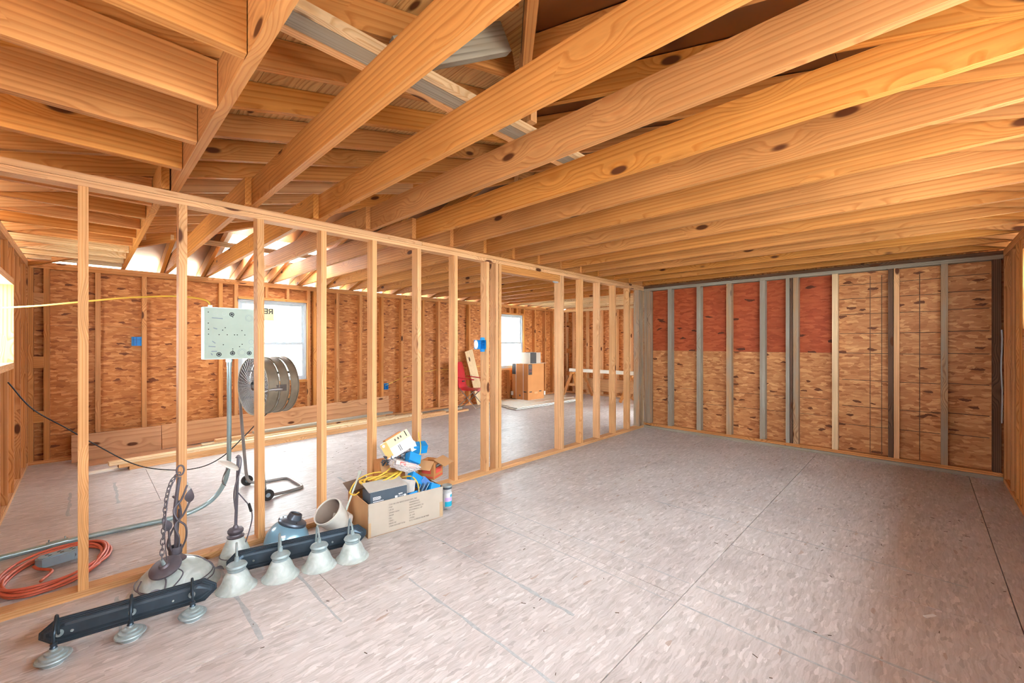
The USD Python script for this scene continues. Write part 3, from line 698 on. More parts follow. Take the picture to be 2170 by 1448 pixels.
s_ = np.concatenate([[0], np.cumsum(np.linalg.norm(np.diff(cp, axis=0), axis=1))]); NL = int(s_[-1] / .029)
for k in range(NL):
    q = np.array([np.interp((k + .5) / NL * s_[-1], s_, cp[:, i]) for i in range(3)]); q2 = np.array([np.interp((k + .8) / NL * s_[-1], s_, cp[:, i]) for i in range(3)])
    Rf = frame(q2 - q, (math.cos(k * 1.5), math.sin(k * 1.5), .2))
    lk = tube([(.0205 * math.cos(a), .0095 * math.sin(a), 0) for a in np.linspace(0, 2 * np.pi, 14, endpoint=False)], .003, 5, True)
    part('chain_link', T(lk, Rf), 'brown_iron', pend, loc=q, smooth=True)
vine([cpl + [.01, .01, .03], (-.06, -.10, .36), (-.05, -.08, .5), (-.03, -.04, .60), (.0, -.01, .66)], .0026, pend, nm='lamp_wire')

# ------------------------------------------------------------------ small stem pendant
sp = thing('stem_pendant', 'small alabaster bell pendant on a tall brown rod, behind the vanity bars', 'pendant light', (.718, 3.335, 0))
b2 = [(.103, .0), (.102, .004), (.096, .022), (.090, .046), (.080, .075), (.066, .112), (.050, .145), (.038, .165), (.034, .165), (.046, .143), (.062, .110), (.076, .072), (.086, .043), (.090, .018), (.098, 0), (.103, 0)]
part('bell_shade', lathe(b2, 44), 'alabaster', sp, smooth=50)
part('bell_band', tube([(.0915 * math.cos(a), .0915 * math.sin(a), .048) for a in np.linspace(0, 2 * np.pi, 44, endpoint=False)], .003, 6, True), 'brown_iron', sp, smooth=True)
part('bell_cap', lathe([(0, .160), (.050, .160), (.052, .168), (.040, .174), (.036, .182), (.046, .192), (.048, .206), (.040, .218), (.018, .224), (.012, .24), (0, .24)], 30), 'brown_iron', sp, smooth=35)
part('rod', tube([(0, 0, .22), (.008, 0, .46), (.016, 0, .70)], .0095, 10), 'brown_iron', sp, smooth=True)
vine([(.004, 0, .30), (-.012, -.014, .44), (-.004, -.02, .52), (.02, -.016, .6), (.03, -.012, .68), (.018, 0, .71), (.0, -.01, .70)], .005, sp, nm='lamp_wire')
vine([(.012, 0, .46), (.05, .0, .40), (.085, .004, .34), (.10, .004, .27), (.085, 0, .19), (.05, -.04, .12)], .004, sp, nm='lamp_wire')
part('wire_connector', cyl(.009, .06, 10), 'black_rubber', sp, R=frame((.25, 0, -1), (0, 1, 0)) @ RY(90), loc=(.086, .003, .335))
nd = np.array([.52, -.10, .82]); nd /= np.linalg.norm(nd); Rd = frame(np.cross((0, 1, 0), nd), nd)
cpd = part('ceiling_canopy', lathe([(0, .016), (.012, .016), (.02, .012), (.050, .008), (.066, -.002), (.068, -.010), (.064, -.010), (.05, -.001), (0, .004)], 36), 'pale_enamel', sp, R=Rd, loc=(-.040, -.02, .665), smooth=40)
part('canopy_strap', bx(.12, .018, .004, (0, 0, -.006)), 'fan_dark', cpd)
vine([(-.05, -.02, .65), (-.075, -.03, .60), (-.082, -.03, .555), (-.062, -.03, .53)], .0022, sp, nm='loose_wire', mat='fan_dark')
vine([(-.04, -.02, .65), (-.078, -.02, .58), (-.07, -.03, .54)], .0022, sp, nm='loose_wire', mat='fan_dark')

# ------------------------------------------------------------------ dome housing, can housing and metal strap
dm = thing('dome_housing', 'glossy blue grey dome housing with a dark collar, behind the glass shades', 'lamp housing', (1.035, 3.325, 0), R=Rz(.2))
th_ = np.linspace(0, np.pi / 2, 12)
part('dome', T(lathe([(.150 * math.cos(a), .185 * math.sin(a) ** .9) for a in th_[:-1]] + [(0, .185), (0, .17)] + [(.143 * math.cos(a), .176 * math.sin(a)) for a in th_[::-1][1:]] + [(.150, 0)], 48)), 'blue_enamel', dm, smooth=50)
col = part('collar', lathe([(.036, .046), (.044, .046), (.052, .010), (.094, -.004), (.100, -.016), (.094, -.034), (.03, -.034), (.030, .02), (.036, .046)], 36), 'slate_metal', dm, R=RY(20) @ RX(10), loc=(.042, -.016, .172), smooth=35)
part('collar_mouth', lathe([(0, .040), (.037, .040), (.037, .036), (0, .036)], 24), 'dark_slot', col)
for a in (.6, 2.6, 4.5): part('screw', cyl(.004, .006, 8), 'dark_slot', col, loc=(.074 * math.cos(a), .074 * math.sin(a), .004))
part('paper_tag', bx(.035, .002, .018), 'white_print', dm, R=Rz(-.5) @ RX(-40), loc=(-.082, -.099, .112))
ch = thing('can_housing', 'grey can light housing with its round mouth tilted up, beside the carton', 'lamp housing', (1.315, 3.215, 0))
ax = np.array([-.64, -.20, .75]); ax /= np.linalg.norm(ax); Rc = frame(np.cross((0, 0, 1), ax), ax)
mouth = np.array([-.040, -.02, .215])
part('can', lathe([(.100, .0), (.108, .0), (.110, -.018), (.100, -.022), (.096, -.10), (.080, -.165), (0, -.168), (0, -.16), (.074, -.158), (.090, -.098), (.094, -.02), (.100, 0)], 40), 'pale_enamel', ch, R=Rc, loc=mouth, smooth=35)
part('can_lining', lathe([(.0935, -.003), (.0925, -.02), (.088, -.096), (.07, -.152), (0, -.155), (0, -.1552), (.0705, -.1535), (.0885, -.097), (.0932, -.02)], 40), 'taupe_inside', ch, R=Rc, loc=mouth, smooth=35)
part('junction_case', bx(.12, .14, .12, (0, 0, 0), .012), 'pale_enamel', ch, R=RY(12), loc=(.095, .055, .076))
part('hinge_clip', bx(.03, .012, .022, (0, 0, 0), .003), 'pewter', ch, R=Rz(.3), loc=(.045, -.075, .118))
st = thing('metal_strap', 'narrow bare metal strap leaning from the can housing to the carton rim', 'strap', (1.372, 3.165, .105))
dv = np.array([1.557, 3.25, .43]) - np.array([1.372, 3.165, .105])
part('strap_bar', bx(np.linalg.norm(dv), .013, .006, (np.linalg.norm(dv) / 2, 0, 0), .001), 'galvanised', st, R=frame(dv, (-.7, -.7, .3)))
part('strap_end', bx(.028, .024, .012, (0, 0, 0), .003), 'galvanised', st, R=frame(dv, (-.7, -.7, .3)), loc=dv)

# ------------------------------------------------------------------ the carton of parts
CA = math.atan2(-.073, .639)
CP = np.array([1.494, 2.984, 0]); CR = Rz(CA)
CW, CD, CH = .643, .455, .258
cart = thing('supply_carton', 'open off-white cardboard carton printed with shipping text, full of electrical parts', 'carton', CP, CA)
part('front_panel', bx(CW, .005, CH, (CW / 2, .0025, CH / 2)), 'cardboard_white', cart)
part('back_panel', bx(CW, .005, CH, (CW / 2, CD, CH / 2)), 'cardboard', cart)
part('left_panel', bx(.005, CD, CH, (.0025, CD / 2, CH / 2)), 'cardboard', cart)
part('right_panel', bx(.005, CD, CH, (CW - .0025, CD / 2, CH / 2)), 'cardboard_inside', cart)
part('bottom_panel', bx(CW, CD, .005, (CW / 2, CD / 2, .003)), 'cardboard', cart)
part('carton_flap', bx(.20, .13, .004), 'cardboard_inside', cart, R=RX(24) @ RZ(8), loc=(.08, CD + .005, CH + .018), label='dark upturned carton flap')
part('tape_strip', bx(.03, .001, .12), 'tape', cart, loc=(CW - .017, -.0008, .072)); part('tape_strip', bx(.022, .001, .11), 'tape', cart, loc=(.0125, -.0008, .058))
RF = np.array([[1, 0, 0], [0, 0, -1], [0, 1, 0]], float)     # text standing in the front panel
lines = [('FIVE BELOW MERCHANDISING, INC', ''), ('PO#', '0000022462'), ('UPC#', '00003895277'), ('Vendor name', 'WIN TRADING LTD'), ('Item#', 'BTLPHK0811-29'), ('Qty :', '24PCS'), ('C/NO :', 'OF 208'), ('MADE IN', 'CHINA'), ('ITEM DESCRIPTION :', 'BT17 FLORIDA PALM TREE')]
for k, (a, b) in enumerate(lines):
    z = .212 - k * .0212
    for s, x in ((a, .165), (b, .335)):
        if s: part('printed_text', T(meshkit.text_mesh(s, .0105, .0006), np.diag([.94, 1, 1])), 'ink', cart, R=RF, loc=(x, -.0002, z))
def inside(p): return CP + CR @ np.array(p)
# lower filling that carries the rest
for k, (x, y, z, w, d, h, a) in enumerate(((.47, .32, .10, .26, .22, .19, 3), (.16, .36, .09, .26, .15, .17, -4))):
    t = thing('packing_box', ['plain brown box packed low at the right of the carton', 'plain brown box packed low at the back of the carton'][k], 'box', inside((x, y, z)), CA + math.radians(a))
    part('box_body', bx(w, d, h, (0, 0, 0), .002), 'cardboard_brown', t); part('tape_strip', bx(w, .04, .001, (0, 0, h / 2)), 'tape', t)
nv = thing('printed_box', 'dark navy printed box with torn grey flap at the carton front', 'box', inside((.185, .125, .222)), CA + .03, R=CR @ RX(-4))
part('box_body', bx(.30, .17, .19, (0, 0, 0), .003), 'navy_print', nv)
part('torn_flap', bx(.315, .165, .005, (0, 0, 0)), 'grey_board', nv, R=RX(14), loc=(0, .0, .118))
part('torn_flap', bx(.11, .006, .13, (0, 0, 0)), 'grey_board', nv, R=RY(12) @ RZ(-35), loc=(.185, -.03, .055))
for z, w, x in ((.055, .062, -.10), (.046, .066, -.098), (.037, .060, -.101), (.022, .085, -.088), (.012, .05, -.105)): part('label_line', bx(w, .001, .005), 'white_print', nv, loc=(x, -.0855, z))
part('label_mark', bx(.022, .001, .022), 'white_print', nv, loc=(.058, -.0855, .022)); part('label_mark', bx(.034, .001, .008), 'white_print', nv, loc=(.095, -.0855, .042))
part('label_text', meshkit.text_mesh('Dpn', .019, .0006), 'white_print', nv, R=RF, loc=(.077, -.0852, .014))
part('label_mark', cyl(.010, .001, 14, R=RX(90)), 'white_print', nv, loc=(.132, -.0855, .022))
# yellow cable coil
ycl = thing('cable_coil', 'coil of yellow electrical cable lying on top of the carton parts', 'cable', inside((.205, .255, .335)), CA)
for k in range(4):
    a0 = np.linspace(0, 2 * np.pi, 40, endpoint=False) ; rr = .112 + .014 * (k % 3)
    part('cable_loop', tube(np.stack([rr * 1.25 * np.cos(a0), rr * .55 * np.sin(a0), .016 * (k // 2) + .018 * np.sin(a0 * 2 + k) + .012 * np.cos(a0)], 1), .0095, 7, True), 'yellow_cable', ycl, smooth=True)
part('cable_tail', tube(spline([(.12, .0, .02), (.02, .06, .05), (-.10, .05, .055), (-.20, .02, .03), (-.265, -.03, -.03), (-.24, -.06, -.05), (-.2, -.05, -.04)], 7), .0055, 7), 'yellow_cable', ycl, smooth=True)
part('cable_tail', tube(spline([(-.12, -.02, .03), (0, -.03, .06), (.09, .0, .10), (.12, .02, .15)], 7), .0065, 7), 'yellow_cable', ycl, smooth=True)
part('cable_tail', tube(spline([(.16, -.03, .0), (.21, -.12, .02), (.235, -.18, -.02), (.24, -.21, -.09)], 7), .006, 7), 'yellow_cable', ycl, smooth=True)
yw = thing('loose_cable', 'thin yellow cable end sticking up in front of a stud', 'cable', inside((.50, .25, .33)), CA)
part('cable_strand', tube(spline([(0, 0, 0), (.02, .02, .08), (.075, .04, .16), (.085, .05, .24), (.07, .05, .30), (.066, .05, .35)], 7), .0045, 7), 'yellow_cable', yw, smooth=True)
# stack that carries the bulb pack
sk = thing('brown_box', 'dented brown cardboard box behind the bulb pack', 'box', inside((.335, .392, .335)), CA)
part('box_body', bx(.24, .11, .26, (0, 0, 0), .006), 'cardboard_brown', sk); part('box_flap', bx(.10, .004, .09), 'cardboard', sk, R=RX(-25), loc=(-.06, -.07, .09))
bp = thing('bulb_pack', 'white and orange bulb carton leaning on a stud, topmost in the pile', 'package', inside((.375, .335, .585)), R=CR @ RY(-24) @ RX(-18))
part('pack_body', bx(.27, .075, .16, (0, 0, 0), .012), 'white_print', bp)
part('pack_band', bx(.235, .004, .07, (.015, -.0375, .045)), 'cream_print', bp); part('pack_corner', bx(.06, .005, .13, (-.104, -.038, .01)), 'orange_print', bp)
part('pack_notch', bx(.15, .078, .02, (.0, -.0, .083), .004), 'cardboard_brown', bp); part('pack_dot', cyl(.012, .003, 16, R=RX(90)), 'grey_blue', bp, loc=(-.11, -.041, .055))
for x in (.0, .03, .055): part('pack_mark', bx(.012, .002, .02), 'ink', bp, loc=(x, -.041, .05))
part('pack_slot', bx(.008, .002, .05), 'black_print', bp, loc=(.105, -.041, .052))
for x in (.0, .014): part('pack_stripe', bx(.004, .002, .055), 'black_print', bp, loc=(x, -.0385, -.03))
wb = thing('white_switch_box', 'small white box tucked between the bulb pack and blue boxes', 'box', inside((.525, .345, .555)), R=CR @ RY(-20))
part('box_body', bx(.06, .05, .08, (0, 0, 0), .006), 'white_print', wb)
def bluebox(name, label, p, R, w=.105, h=.07, d=.065, mat='blue_box', group=None):
    """an open electrical outlet box with nailing ears"""
    t = thing(name, label, 'outlet box', p, R=R, group=group)
    ms = [bx(w, .003, h, (0, d / 2, 0)), bx(w, d, .003, (0, 0, h / 2)), bx(w, d, .003, (0, 0, -h / 2)), bx(.003, d, h, (w / 2, 0, 0)), bx(.003, d, h, (-w / 2, 0, 0))]
    part('box_shell', cat_(ms), mat, t)
    part('box_ribs', cat_([bx(.003, .004, h, (x, -d / 2 + .004, 0)) for x in (-w * .2, w * .15)] + [bx(w, .004, .003, (0, -d / 2 + .004, 0))]), 'blue_box_deep', t)
    for s in (-1, 1): part('nail_ear', bx(.014, .02, .016, (s * w * .3, 0, h / 2 + .008), .002), mat, t)
    return t
bluebox('outlet_box', 'bright blue outlet box topmost on the small red and brown carton', inside((.600, .36, .525)), CR @ RX(200) @ RZ(6), .13, .075, .08)
bluebox('outlet_box', 'bright blue outlet box tilted just below the bulb pack', inside((.475, .225, .475)), CR @ RY(28) @ RX(150), .115, .075, .07)
bluebox('outlet_box', 'bright blue outlet box in the middle of the carton', inside((.458, .155, .315)), CR @ RY(38) @ RX(150), .115, .075, .07)
bluebox('outlet_box', 'deep blue outlet box wedged upright at the carton middle', inside((.525, .145, .265)), CR @ RY(-40) @ RX(160), .105, .07, .07, 'blue_box_deep')
bluebox('outlet_box', 'bright blue outlet box lowest at the carton front rim', inside((.585, .06, .245)), CR @ RY(25) @ RX(165), .09, .06, .06)
bluebox('outlet_box', 'small blue outlet box beside the navy printed box', inside((.40, .075, .215)), CR @ RY(-10) @ RX(170), .07, .06, .06)
for k in range(4):
    t = thing('cover_plate', ['steel cover plate nearest the navy box in the fanned row', 'second steel cover plate of the fanned row in the carton', 'third steel cover plate of the fanned row in the carton', 'steel cover plate last in the fanned row by the carton edge'][k], 'cover plate', inside((.445 + .034 * k, .085, .235)), R=CR @ RY(24 + 5 * k) @ RZ(-20), group='fanned cover plates in the carton')
    part('plate', bx(.004, .10, .13, (0, 0, 0), .001), 'grey_blue', t); part('plate_slot', bx(.005, .02, .07), 'slate_metal', t)
# boxed connectors on the rim, and the bag of hardware
sb = thing('connector_carton', 'open brown carton with black and red bands at the pile right side', 'carton', inside((.690, .305, .258)), R=Rz(CA + .55))
W_, D_, H_ = .155, .155, .15
for nm, m in (('front_panel', bx(W_, .004, H_, (0, -D_ / 2, H_ / 2))), ('back_panel', bx(W_, .004, H_, (0, D_ / 2, H_ / 2))), ('left_panel', bx(.004, D_, H_, (-W_ / 2, 0, H_ / 2))), ('right_panel', bx(.004, D_, H_, (W_ / 2, 0, H_ / 2))), ('bottom_panel', bx(W_, D_, .004, (0, 0, .002)))):
    part(nm, m, 'cardboard_brown', sb)
part('box_flap', bx(.17, .12, .004), 'cardboard', sb, R=RX(24), loc=(.02, -D_ / 2 - .045, H_ + .0)); part('box_flap', bx(.10, .155, .004), 'cardboard', sb, R=RY(-38), loc=(-W_ / 2 - .035, 0, H_ - .018))
def band(par, R, loc):
    p = part('black_band', bx(.092, .001, .028), 'black_print', par, R=R, loc=np.array(loc) + [0, 0, .112])
    part('red_band', bx(.092, .001, .048), 'red_print', par, R=R, loc=np.array(loc) + [0, 0, .072])
    part('red_rule', bx(.14, .001, .012), 'red_print', par, R=R, loc=np.array(loc) + [0, 0, .018])
    part('band_text', T(meshkit.text_mesh('SIMPSON', .016, .0006), np.diag([.9, 1, 1])), 'white_print', par, R=R @ RF, loc=np.array(loc) + R @ np.array([-.04, -.0005, .105]))
band(sb, np.eye(3), (.0, -D_ / 2 - .0026, 0)); band(sb, RZ(-90), (-W_ / 2 - .0026, 0, 0))
hb = thing('hardware_bag', 'crumpled clear plastic bag with red print full of small hardware', 'bag', inside((.392, .215, .432)), R=CR @ RY(22))
bm = trimesh.creation.icosphere(4, 1.0); v = np.array(bm.vertices); v = np.sign(v) * np.abs(v) ** .75; v *= 1 + .8 * (meshkit.fbm(v * 2.6 + 5, 4, 4)[:, None] - .5); bm.vertices = v * [.135, .065, .042]
part('bag_film', bm, 'clear_film', hb, smooth=25)
part('header_card', bx(.19, .003, .035, (0, 0, 0)), 'pink_film', hb, R=RX(-20), loc=(-.02, -.055, .02)); part('header_print', bx(.05, .004, .022), 'red_print', hb, R=RX(-20), loc=(-.05, -.057, .02))
hw = trimesh.Trimesh()
hardware = []
rg = np.random.default_rng(3)
for k in range(46):
    hardware.append(T(bx(rg.uniform(.01, .03), .006, .009), rotm(rg.normal(size=3), rg.uniform(0, 360)), rg.uniform([-.11, -.03, -.02], [.11, .03, .02])))
tag(part('hardware', cat_(hardware), 'slate_metal', hb), kind='stuff')
jk = thing('bracket_bundle', 'tangle of grey metal clips under the bulb pack', 'clips', inside((.355, .285, .495)), CA)
part('clip_tangle', cat_([T(bx(rg.uniform(.02, .05), .012, .006), rotm(rg.normal(size=3), rg.uniform(0, 360)), rg.uniform([-.12, -.05, -.04], [.12, .03, .03])) for _ in range(60)]), 'slate_metal', jk)
tag(jk, kind='stuff')
jar = thing('clear_jar', 'clear plastic jar with grey lid and bright teal label right of the carton', 'jar', (2.262, 3.03, 0))
part('jar_body', lathe([(0, .003), (.038, .003), (.043, .008), (.044, .016), (.044, .165), (.040, .178), (.038, .18), (.036, .178), (.041, .163), (.041, .016), (.036, .008), (0, .006)], 36), 'clear_jar', jar, smooth=35)
part('jar_lid', lathe([(0, .212), (.042, .212), (.045, .209), (.045, .186), (.042, .183), (0, .183)], 36), 'grey_lid', jar, smooth=35)
part('lid_band', lathe([(.0452, .183), (.0458, .184), (.0458, .198), (.0452, .199)], 36), 'slate_metal', jar)
def arc_label(r, a0, a1, z0, z1):
    a = np.linspace(a0, a1, 14); v = [(r * math.cos(t), r * math.sin(t), z) for t in a for z in (z0, z1)]
    f = []
    for i in range(13): f += [[2 * i, 2 * i + 2, 2 * i + 3], [2 * i, 2 * i + 3, 2 * i + 1]]
    return trimesh.Trimesh(v, f, process=False)
part('jar_label', arc_label(.0446, -2.9, -.6, .03, .15), 'white_print', jar); part('label_teal', arc_label(.0449, -2.6, -.8, .032, .075), 'teal_print', jar)
part('label_lilac', arc_label(.0449, -2.6, -1.0, .078, .11), 'lilac_print', jar); part('label_teal', arc_label(.0449, -1.5, -.7, .112, .135), 'teal_print', jar)
tag(part('jar_filling', lathe([(0, .008), (.040, .012), (.040, .028), (.02, .032), (0, .030)], 24), 'slate_metal', jar), kind='stuff')

# ------------------------------------------------------------------ panel box on its conduit, cables
pb = thing('breaker_panel', 'galvanised electrical panel box standing on a bent conduit behind the partition', 'electrical panel', (.711, 4.40, 1.335))
PW, PH, PD = .397, .455, .10
part('panel_box', bx(PW, PD, PH, (PW / 2, PD / 2, PH / 2), .003), 'panel_paint', pb)
part('panel_rim', cat_([bx(PW + .004, .004, .006, (PW / 2, -.0005, z)) for z in (.003, PH - .003)] + [bx(.006, .004, PH, (x, -.0005, PH / 2)) for x in (.003, PW - .003)]), 'galvanised', pb)
def ring(x, z, r, w, mat, name='knockout', solid=False):
    prof = [(0, -.001), (r, -.001), (r, .0012), (0, .0012)] if solid else [(r - w, -.001), (r, -.001), (r, .0012), (r - w, .0012), (r - w, -.001)]
    return part(name, lathe(prof, 28), mat, pb, R=RX(90), loc=(x, 0, z))
for x, z in ((.207, .398), (.112, .043), (.213, .052), (.343, .05)):
    ring(x, z, .019, .006, 'dark_slot', 'mounting_hole'); ring(x, z, .009, 0, 'dark_slot', 'mounting_hole', True); ring(x, z, .011, .002, 'pewter', 'mounting_hole')
for x, z, r in ((.090, .40, .017), (.151, .40, .017), (.340, .370, .031), (.340, .370, .022), (.286, .058, .034), (.286, .058, .024), (.359, .152, .021), (.359, .152, .015), (.359, .09, .019), (.359, .09, .014)):
    ring(x, z, r, .0016, 'galvanised' if r < .018 else 'grey_plastic')
for x, z in ((.035, .41), (.035, .315), (.037, .262), (.037, .219), (.139, .257), (.158, .278), (.113, .216), (.173, .216), (.228, .216), (.249, .216), (.285, .255), (.308, .216), (.144, .128), (.287, .131), (.267, .11), (.215, .375), (.215, .09), (.215, .072)):
    ring(x, z, .0042, 0, 'dark_slot', 'screw_hole', True)
for x, z, w, a in ((.075, .15, .03, 40), (.062, .112, .05, 4), (.078, .07, .04, 0), (.06, .045, .02, 60), (.085, .27, .03, 20), (.10, .36, .08, 3)): part('scuff_mark', bx(w, .0012, .008), 'grey_plastic', pb, R=RY(a), loc=(x, 0, z))
part('conduit_nut', cyl(.026, .03, 6), 'conduit_steel', pb, loc=(.198, .05, -.014))
part('cable_clamp', bx(.03, .02, .02, (0, 0, 0), .003), 'conduit_steel', pb, loc=(.055, .04, PH + .008))
cd = thing('conduit', 'bent galvanised steel conduit rising from the floor to the panel box', 'conduit', (0, 0, 0))
cpts = [(-.47, 4.455, .022), (-.2, 4.478, .022), (.02, 4.485, .022), (.30, 4.462, .022), (.50, 4.448, .024), (.66, 4.445, .045), (.79, 4.448, .11), (.868, 4.45, .22), (.902, 4.45, .36), (.908, 4.45, .55), (.909, 4.45, .9), (.909, 4.45, 1.322)]
part('pipe', tube(spline(cpts, 6), .0185, 14), 'conduit_steel', cd, smooth=True)
cpl2 = part('coupling', cyl(.0235, .11, 20, R=RY(90)), 'conduit_steel', cd, R=RZ(4), loc=(-.14, 4.482, .0245), smooth=40)
for x in (-.04, .04): part('coupling_screw', cyl(.005, .018, 8), 'pewter', cpl2, loc=(x, 0, .03))
part('pipe_sleeve', cyl(.021, .05, 18), 'conduit_steel', cd, loc=(.909, 4.45, 1.29), smooth=40)
yc = thing('panel_cable', 'yellow electrical cable strung from the left window to the panel top', 'cable', (0, 0, 0))
part('cable_sheath', tube(spline([(-.47, 5.35, 1.765), (-.25, 5.15, 1.785), (.0, 4.92, 1.82), (.25, 4.72, 1.855), (.5, 4.56, 1.875), (.62, 4.49, 1.872), (.72, 4.45, 1.855), (.758, 4.442, 1.83), (.766, 4.44, 1.80)], 8), .0075, 8), 'yellow_cable', yc, smooth=True)
bc = thing('power_cord', 'thin black power cord sagging from the left wall to the drum fan', 'cord', (0, 0, 0))
part('cord_sheath', tube(spline([(-.46, 5.6, 1.14), (-.33, 5.75, .88), (-.12, 5.85, .66), (.08, 5.82, .47), (.36, 5.78, .23), (.62, 5.72, .13), (.85, 5.5, .15), (1.02, 5.3, .27), (1.16, 5.05, .50), (1.26, 4.92, .66), (1.31, 4.80, .755)], 8), .0055, 7), 'black_rubber', bc, smooth=True)

# ------------------------------------------------------------------ extension cord with its outlet block
ec = thing('extension_cord', 'orange extension cord coiled loosely on the back room floor', 'cord', (-.125, 4.02, .012))
pts = []
rg = np.random.default_rng(11)
for k in range(7):
    a = np.linspace(0, 2 * np.pi, 26, endpoint=False); sx, sy, ph = .20 + .012 * (k % 4), .355 - .017 * ((k * 2) % 5), .12 * math.sin(k * 2.1)
    x, y = sx * np.cos(a + ph), sy * np.sin(a + ph)
    c, s = math.cos(-.35), math.sin(-.35)
    pts.append(np.stack([c * x - s * y + .012 * math.sin(k * 3), s * x + c * y + .014 * math.cos(k * 2), np.full_like(x, .011 * (k // 2)) + .004 * np.sin(a * 3 + k)], 1))
part('cord_coil', tube(spline(np.vstack(pts), 2), .0085, 7), 'orange_cord', ec, smooth=True)
part('cord_tail', tube(spline([(-.06, -.24, .035), (-.02, -.10, .03), (-.085, .02, .022), (-.105, .06, .03)], 8), .0085, 7), 'orange_cord', ec, smooth=True)
ob = thing('outlet_block', 'grey six-outlet block resting inside the orange cord coil', 'power outlet', (-.118, 4.115, .020), R=Rz(.18))
part('block_body', T(prism([(-.11, 0), (-.085, -.045), (.06, -.045), (.105, -.02), (.105, .03), (.06, .05), (-.085, .05), (-.11, .02)], .055, 'xz'), RX(90), (0, 0, .030)), 'grey_plastic', ob)
part('block_lid', T(prism([(-.098, 0), (-.08, -.036), (.055, -.036), (.092, -.015), (.092, .025), (.055, .041), (-.08, .041), (-.098, .017)], .006, 'xz'), RX(90), (0, 0, .059)), 'grey_blue', ob)
for x in (-.055, 0, .055):
    part('outlet', cyl(.016, .003, 18, R=RX(90)), 'slate_metal', ob, loc=(x, -.046, .030)); part('outlet', bx(.02, .006, .002), 'dark_slot', ob, R=RZ(30), loc=(x, .012, .0625)); part('outlet', bx(.02, .006, .002), 'dark_slot', ob, R=RZ(30), loc=(x + .01, -.012, .0625))

# ------------------------------------------------------------------ drum fan
fan = thing('drum_fan', 'grey barrel fan with wire grille on a tilting tube stand with wheels', 'fan', (1.295, 4.70, 0), R=Rz(math.radians(2)))
RDR = RZ(11)
FR, FL, FZ = .272, .27, 1.055
dr = RY(90)
def bandp(x, w, nm, r=FR, mat='fan_paint'):
    return part(nm, lathe([(r, -w / 2), (r + .006, -w / 2), (r + .006, w / 2), (r, w / 2), (r - .003, 0), (r, -w / 2)], 56), mat, fan, R=RDR @ dr, loc=RDR @ np.array([x, 0, FZ]), smooth=35)
bandp(-.100, .10, 'drum_band'); bandp(.008, .080, 'drum_band'); bandp(.110, .075, 'drum_band')
for x in (-.15, -.05, -.032, .048, .073, .147): part('drum_rim', tube([(x, (FR + .007) * math.cos(a), FZ + (FR + .007) * math.sin(a)) for a in np.linspace(0, 2 * np.pi, 56, endpoint=False)], .006, 6, True), 'fan_paint', fan, R=RDR, smooth=True)
for a in np.linspace(0, 2 * np.pi, 6, endpoint=False): part('drum_strut', bx(.26, .022, .006, (0, 0, 0)), 'fan_dark', fan, R=RDR @ RX(math.degrees(a)), loc=RDR @ np.array([0, -(FR - .004) * math.sin(a), FZ + (FR - .004) * math.cos(a)]))
gr = []
for r in np.linspace(.045, FR - .004, 17): gr.append(tube([(-.15, r * math.cos(a), FZ + r * math.sin(a)) for a in np.linspace(0, 2 * np.pi, 40, endpoint=False)], .0024, 4, True))
for a in np.linspace(0, 2 * np.pi, 44, endpoint=False): gr.append(tube([(-.151, .045 * math.cos(a), FZ + .045 * math.sin(a)), (-.151, FR * math.cos(a), FZ + FR * math.sin(a))], .0022, 4))
tag(part('wire_grille', cat_(gr), 'fan_tube', fan, R=RDR, smooth=True), kind='stuff')
hub = part('motor', cat_([cyl(.07, .13, 28, R=dr), cyl(.035, .2, 20, R=dr)]), 'fan_dark', fan, R=RDR, loc=RDR @ np.array([-.03, 0, FZ]), smooth=35)
for k in range(3):
    n = 8; v, f = [], []
    for i in range(n):
        r = .05 + (FR - .07) * i / (n - 1); w = .05 + .07 * i / (n - 1); tw = math.radians(42 - 18 * i / (n - 1))
        for s in (-1, 1):
            for e in (0, .003): v.append((s * w * math.sin(tw) + e, s * w * math.cos(tw), r))
    for i in range(n - 1):
        b = i * 4
        f += [[b, b + 4, b + 6], [b, b + 6, b + 2], [b + 1, b + 7, b + 5], [b + 1, b + 3, b + 7], [b, b + 1, b + 5], [b, b + 5, b + 4], [b + 2, b + 6, b + 7], [b + 2, b + 7, b + 3]]
    part('fan_blade', trimesh.Trimesh(v, f, process=False), 'fan_tube', fan, R=RDR @ RX(120 * k + 15), loc=RDR @ np.array([-.01, 0, FZ]), smooth=30)
part('motor_bar', bx(.02, .54, .03, (0, 0, 0), .003), 'fan_dark', fan, R=RDR, loc=RDR @ np.array([-.13, 0, FZ - .005]))
for s in (-1, 1):
    Y = .287 * s
    part('stand_tube', tube(spline([(.03, Y, FZ - .02), (-.09, Y, FZ - .025), (-.15, Y, FZ - .06), (-.172, Y, FZ - .14), (-.165, Y, .75), (-.135, Y * .97, .3), (-.12, Y * .95, .12), (-.10, Y * .95, .055), (-.06, Y * .93, .03), (.05, Y * .85, .018)], 6), .015, 10), 'fan_tube', fan, smooth=True)
    part('wheel', cyl(.052, .03, 28, R=RX(90)), 'black_rubber', fan, loc=(-.105, Y * 1.08, .052), smooth=35)
    part('wheel_hub', cyl(.02, .036, 18, R=RX(90)), 'grey_plastic', fan, loc=(-.105, Y * 1.08, .052))
    part('pivot_bracket', bx(.10, .008, .06, (0, 0, 0), .003), 'fan_dark', fan, loc=(.02, Y * .985, FZ - .01))
part('base_loop', tube(spline([(.04, -.246, .018), (.16, -.235, .016), (.225, -.215, .016), (.25, -.17, .016), (.25, 0, .016), (.25, .17, .016), (.225, .215, .016), (.16, .235, .016), (.04, .246, .018)], 6), .0155, 10), 'fan_tube', fan, smooth=True)

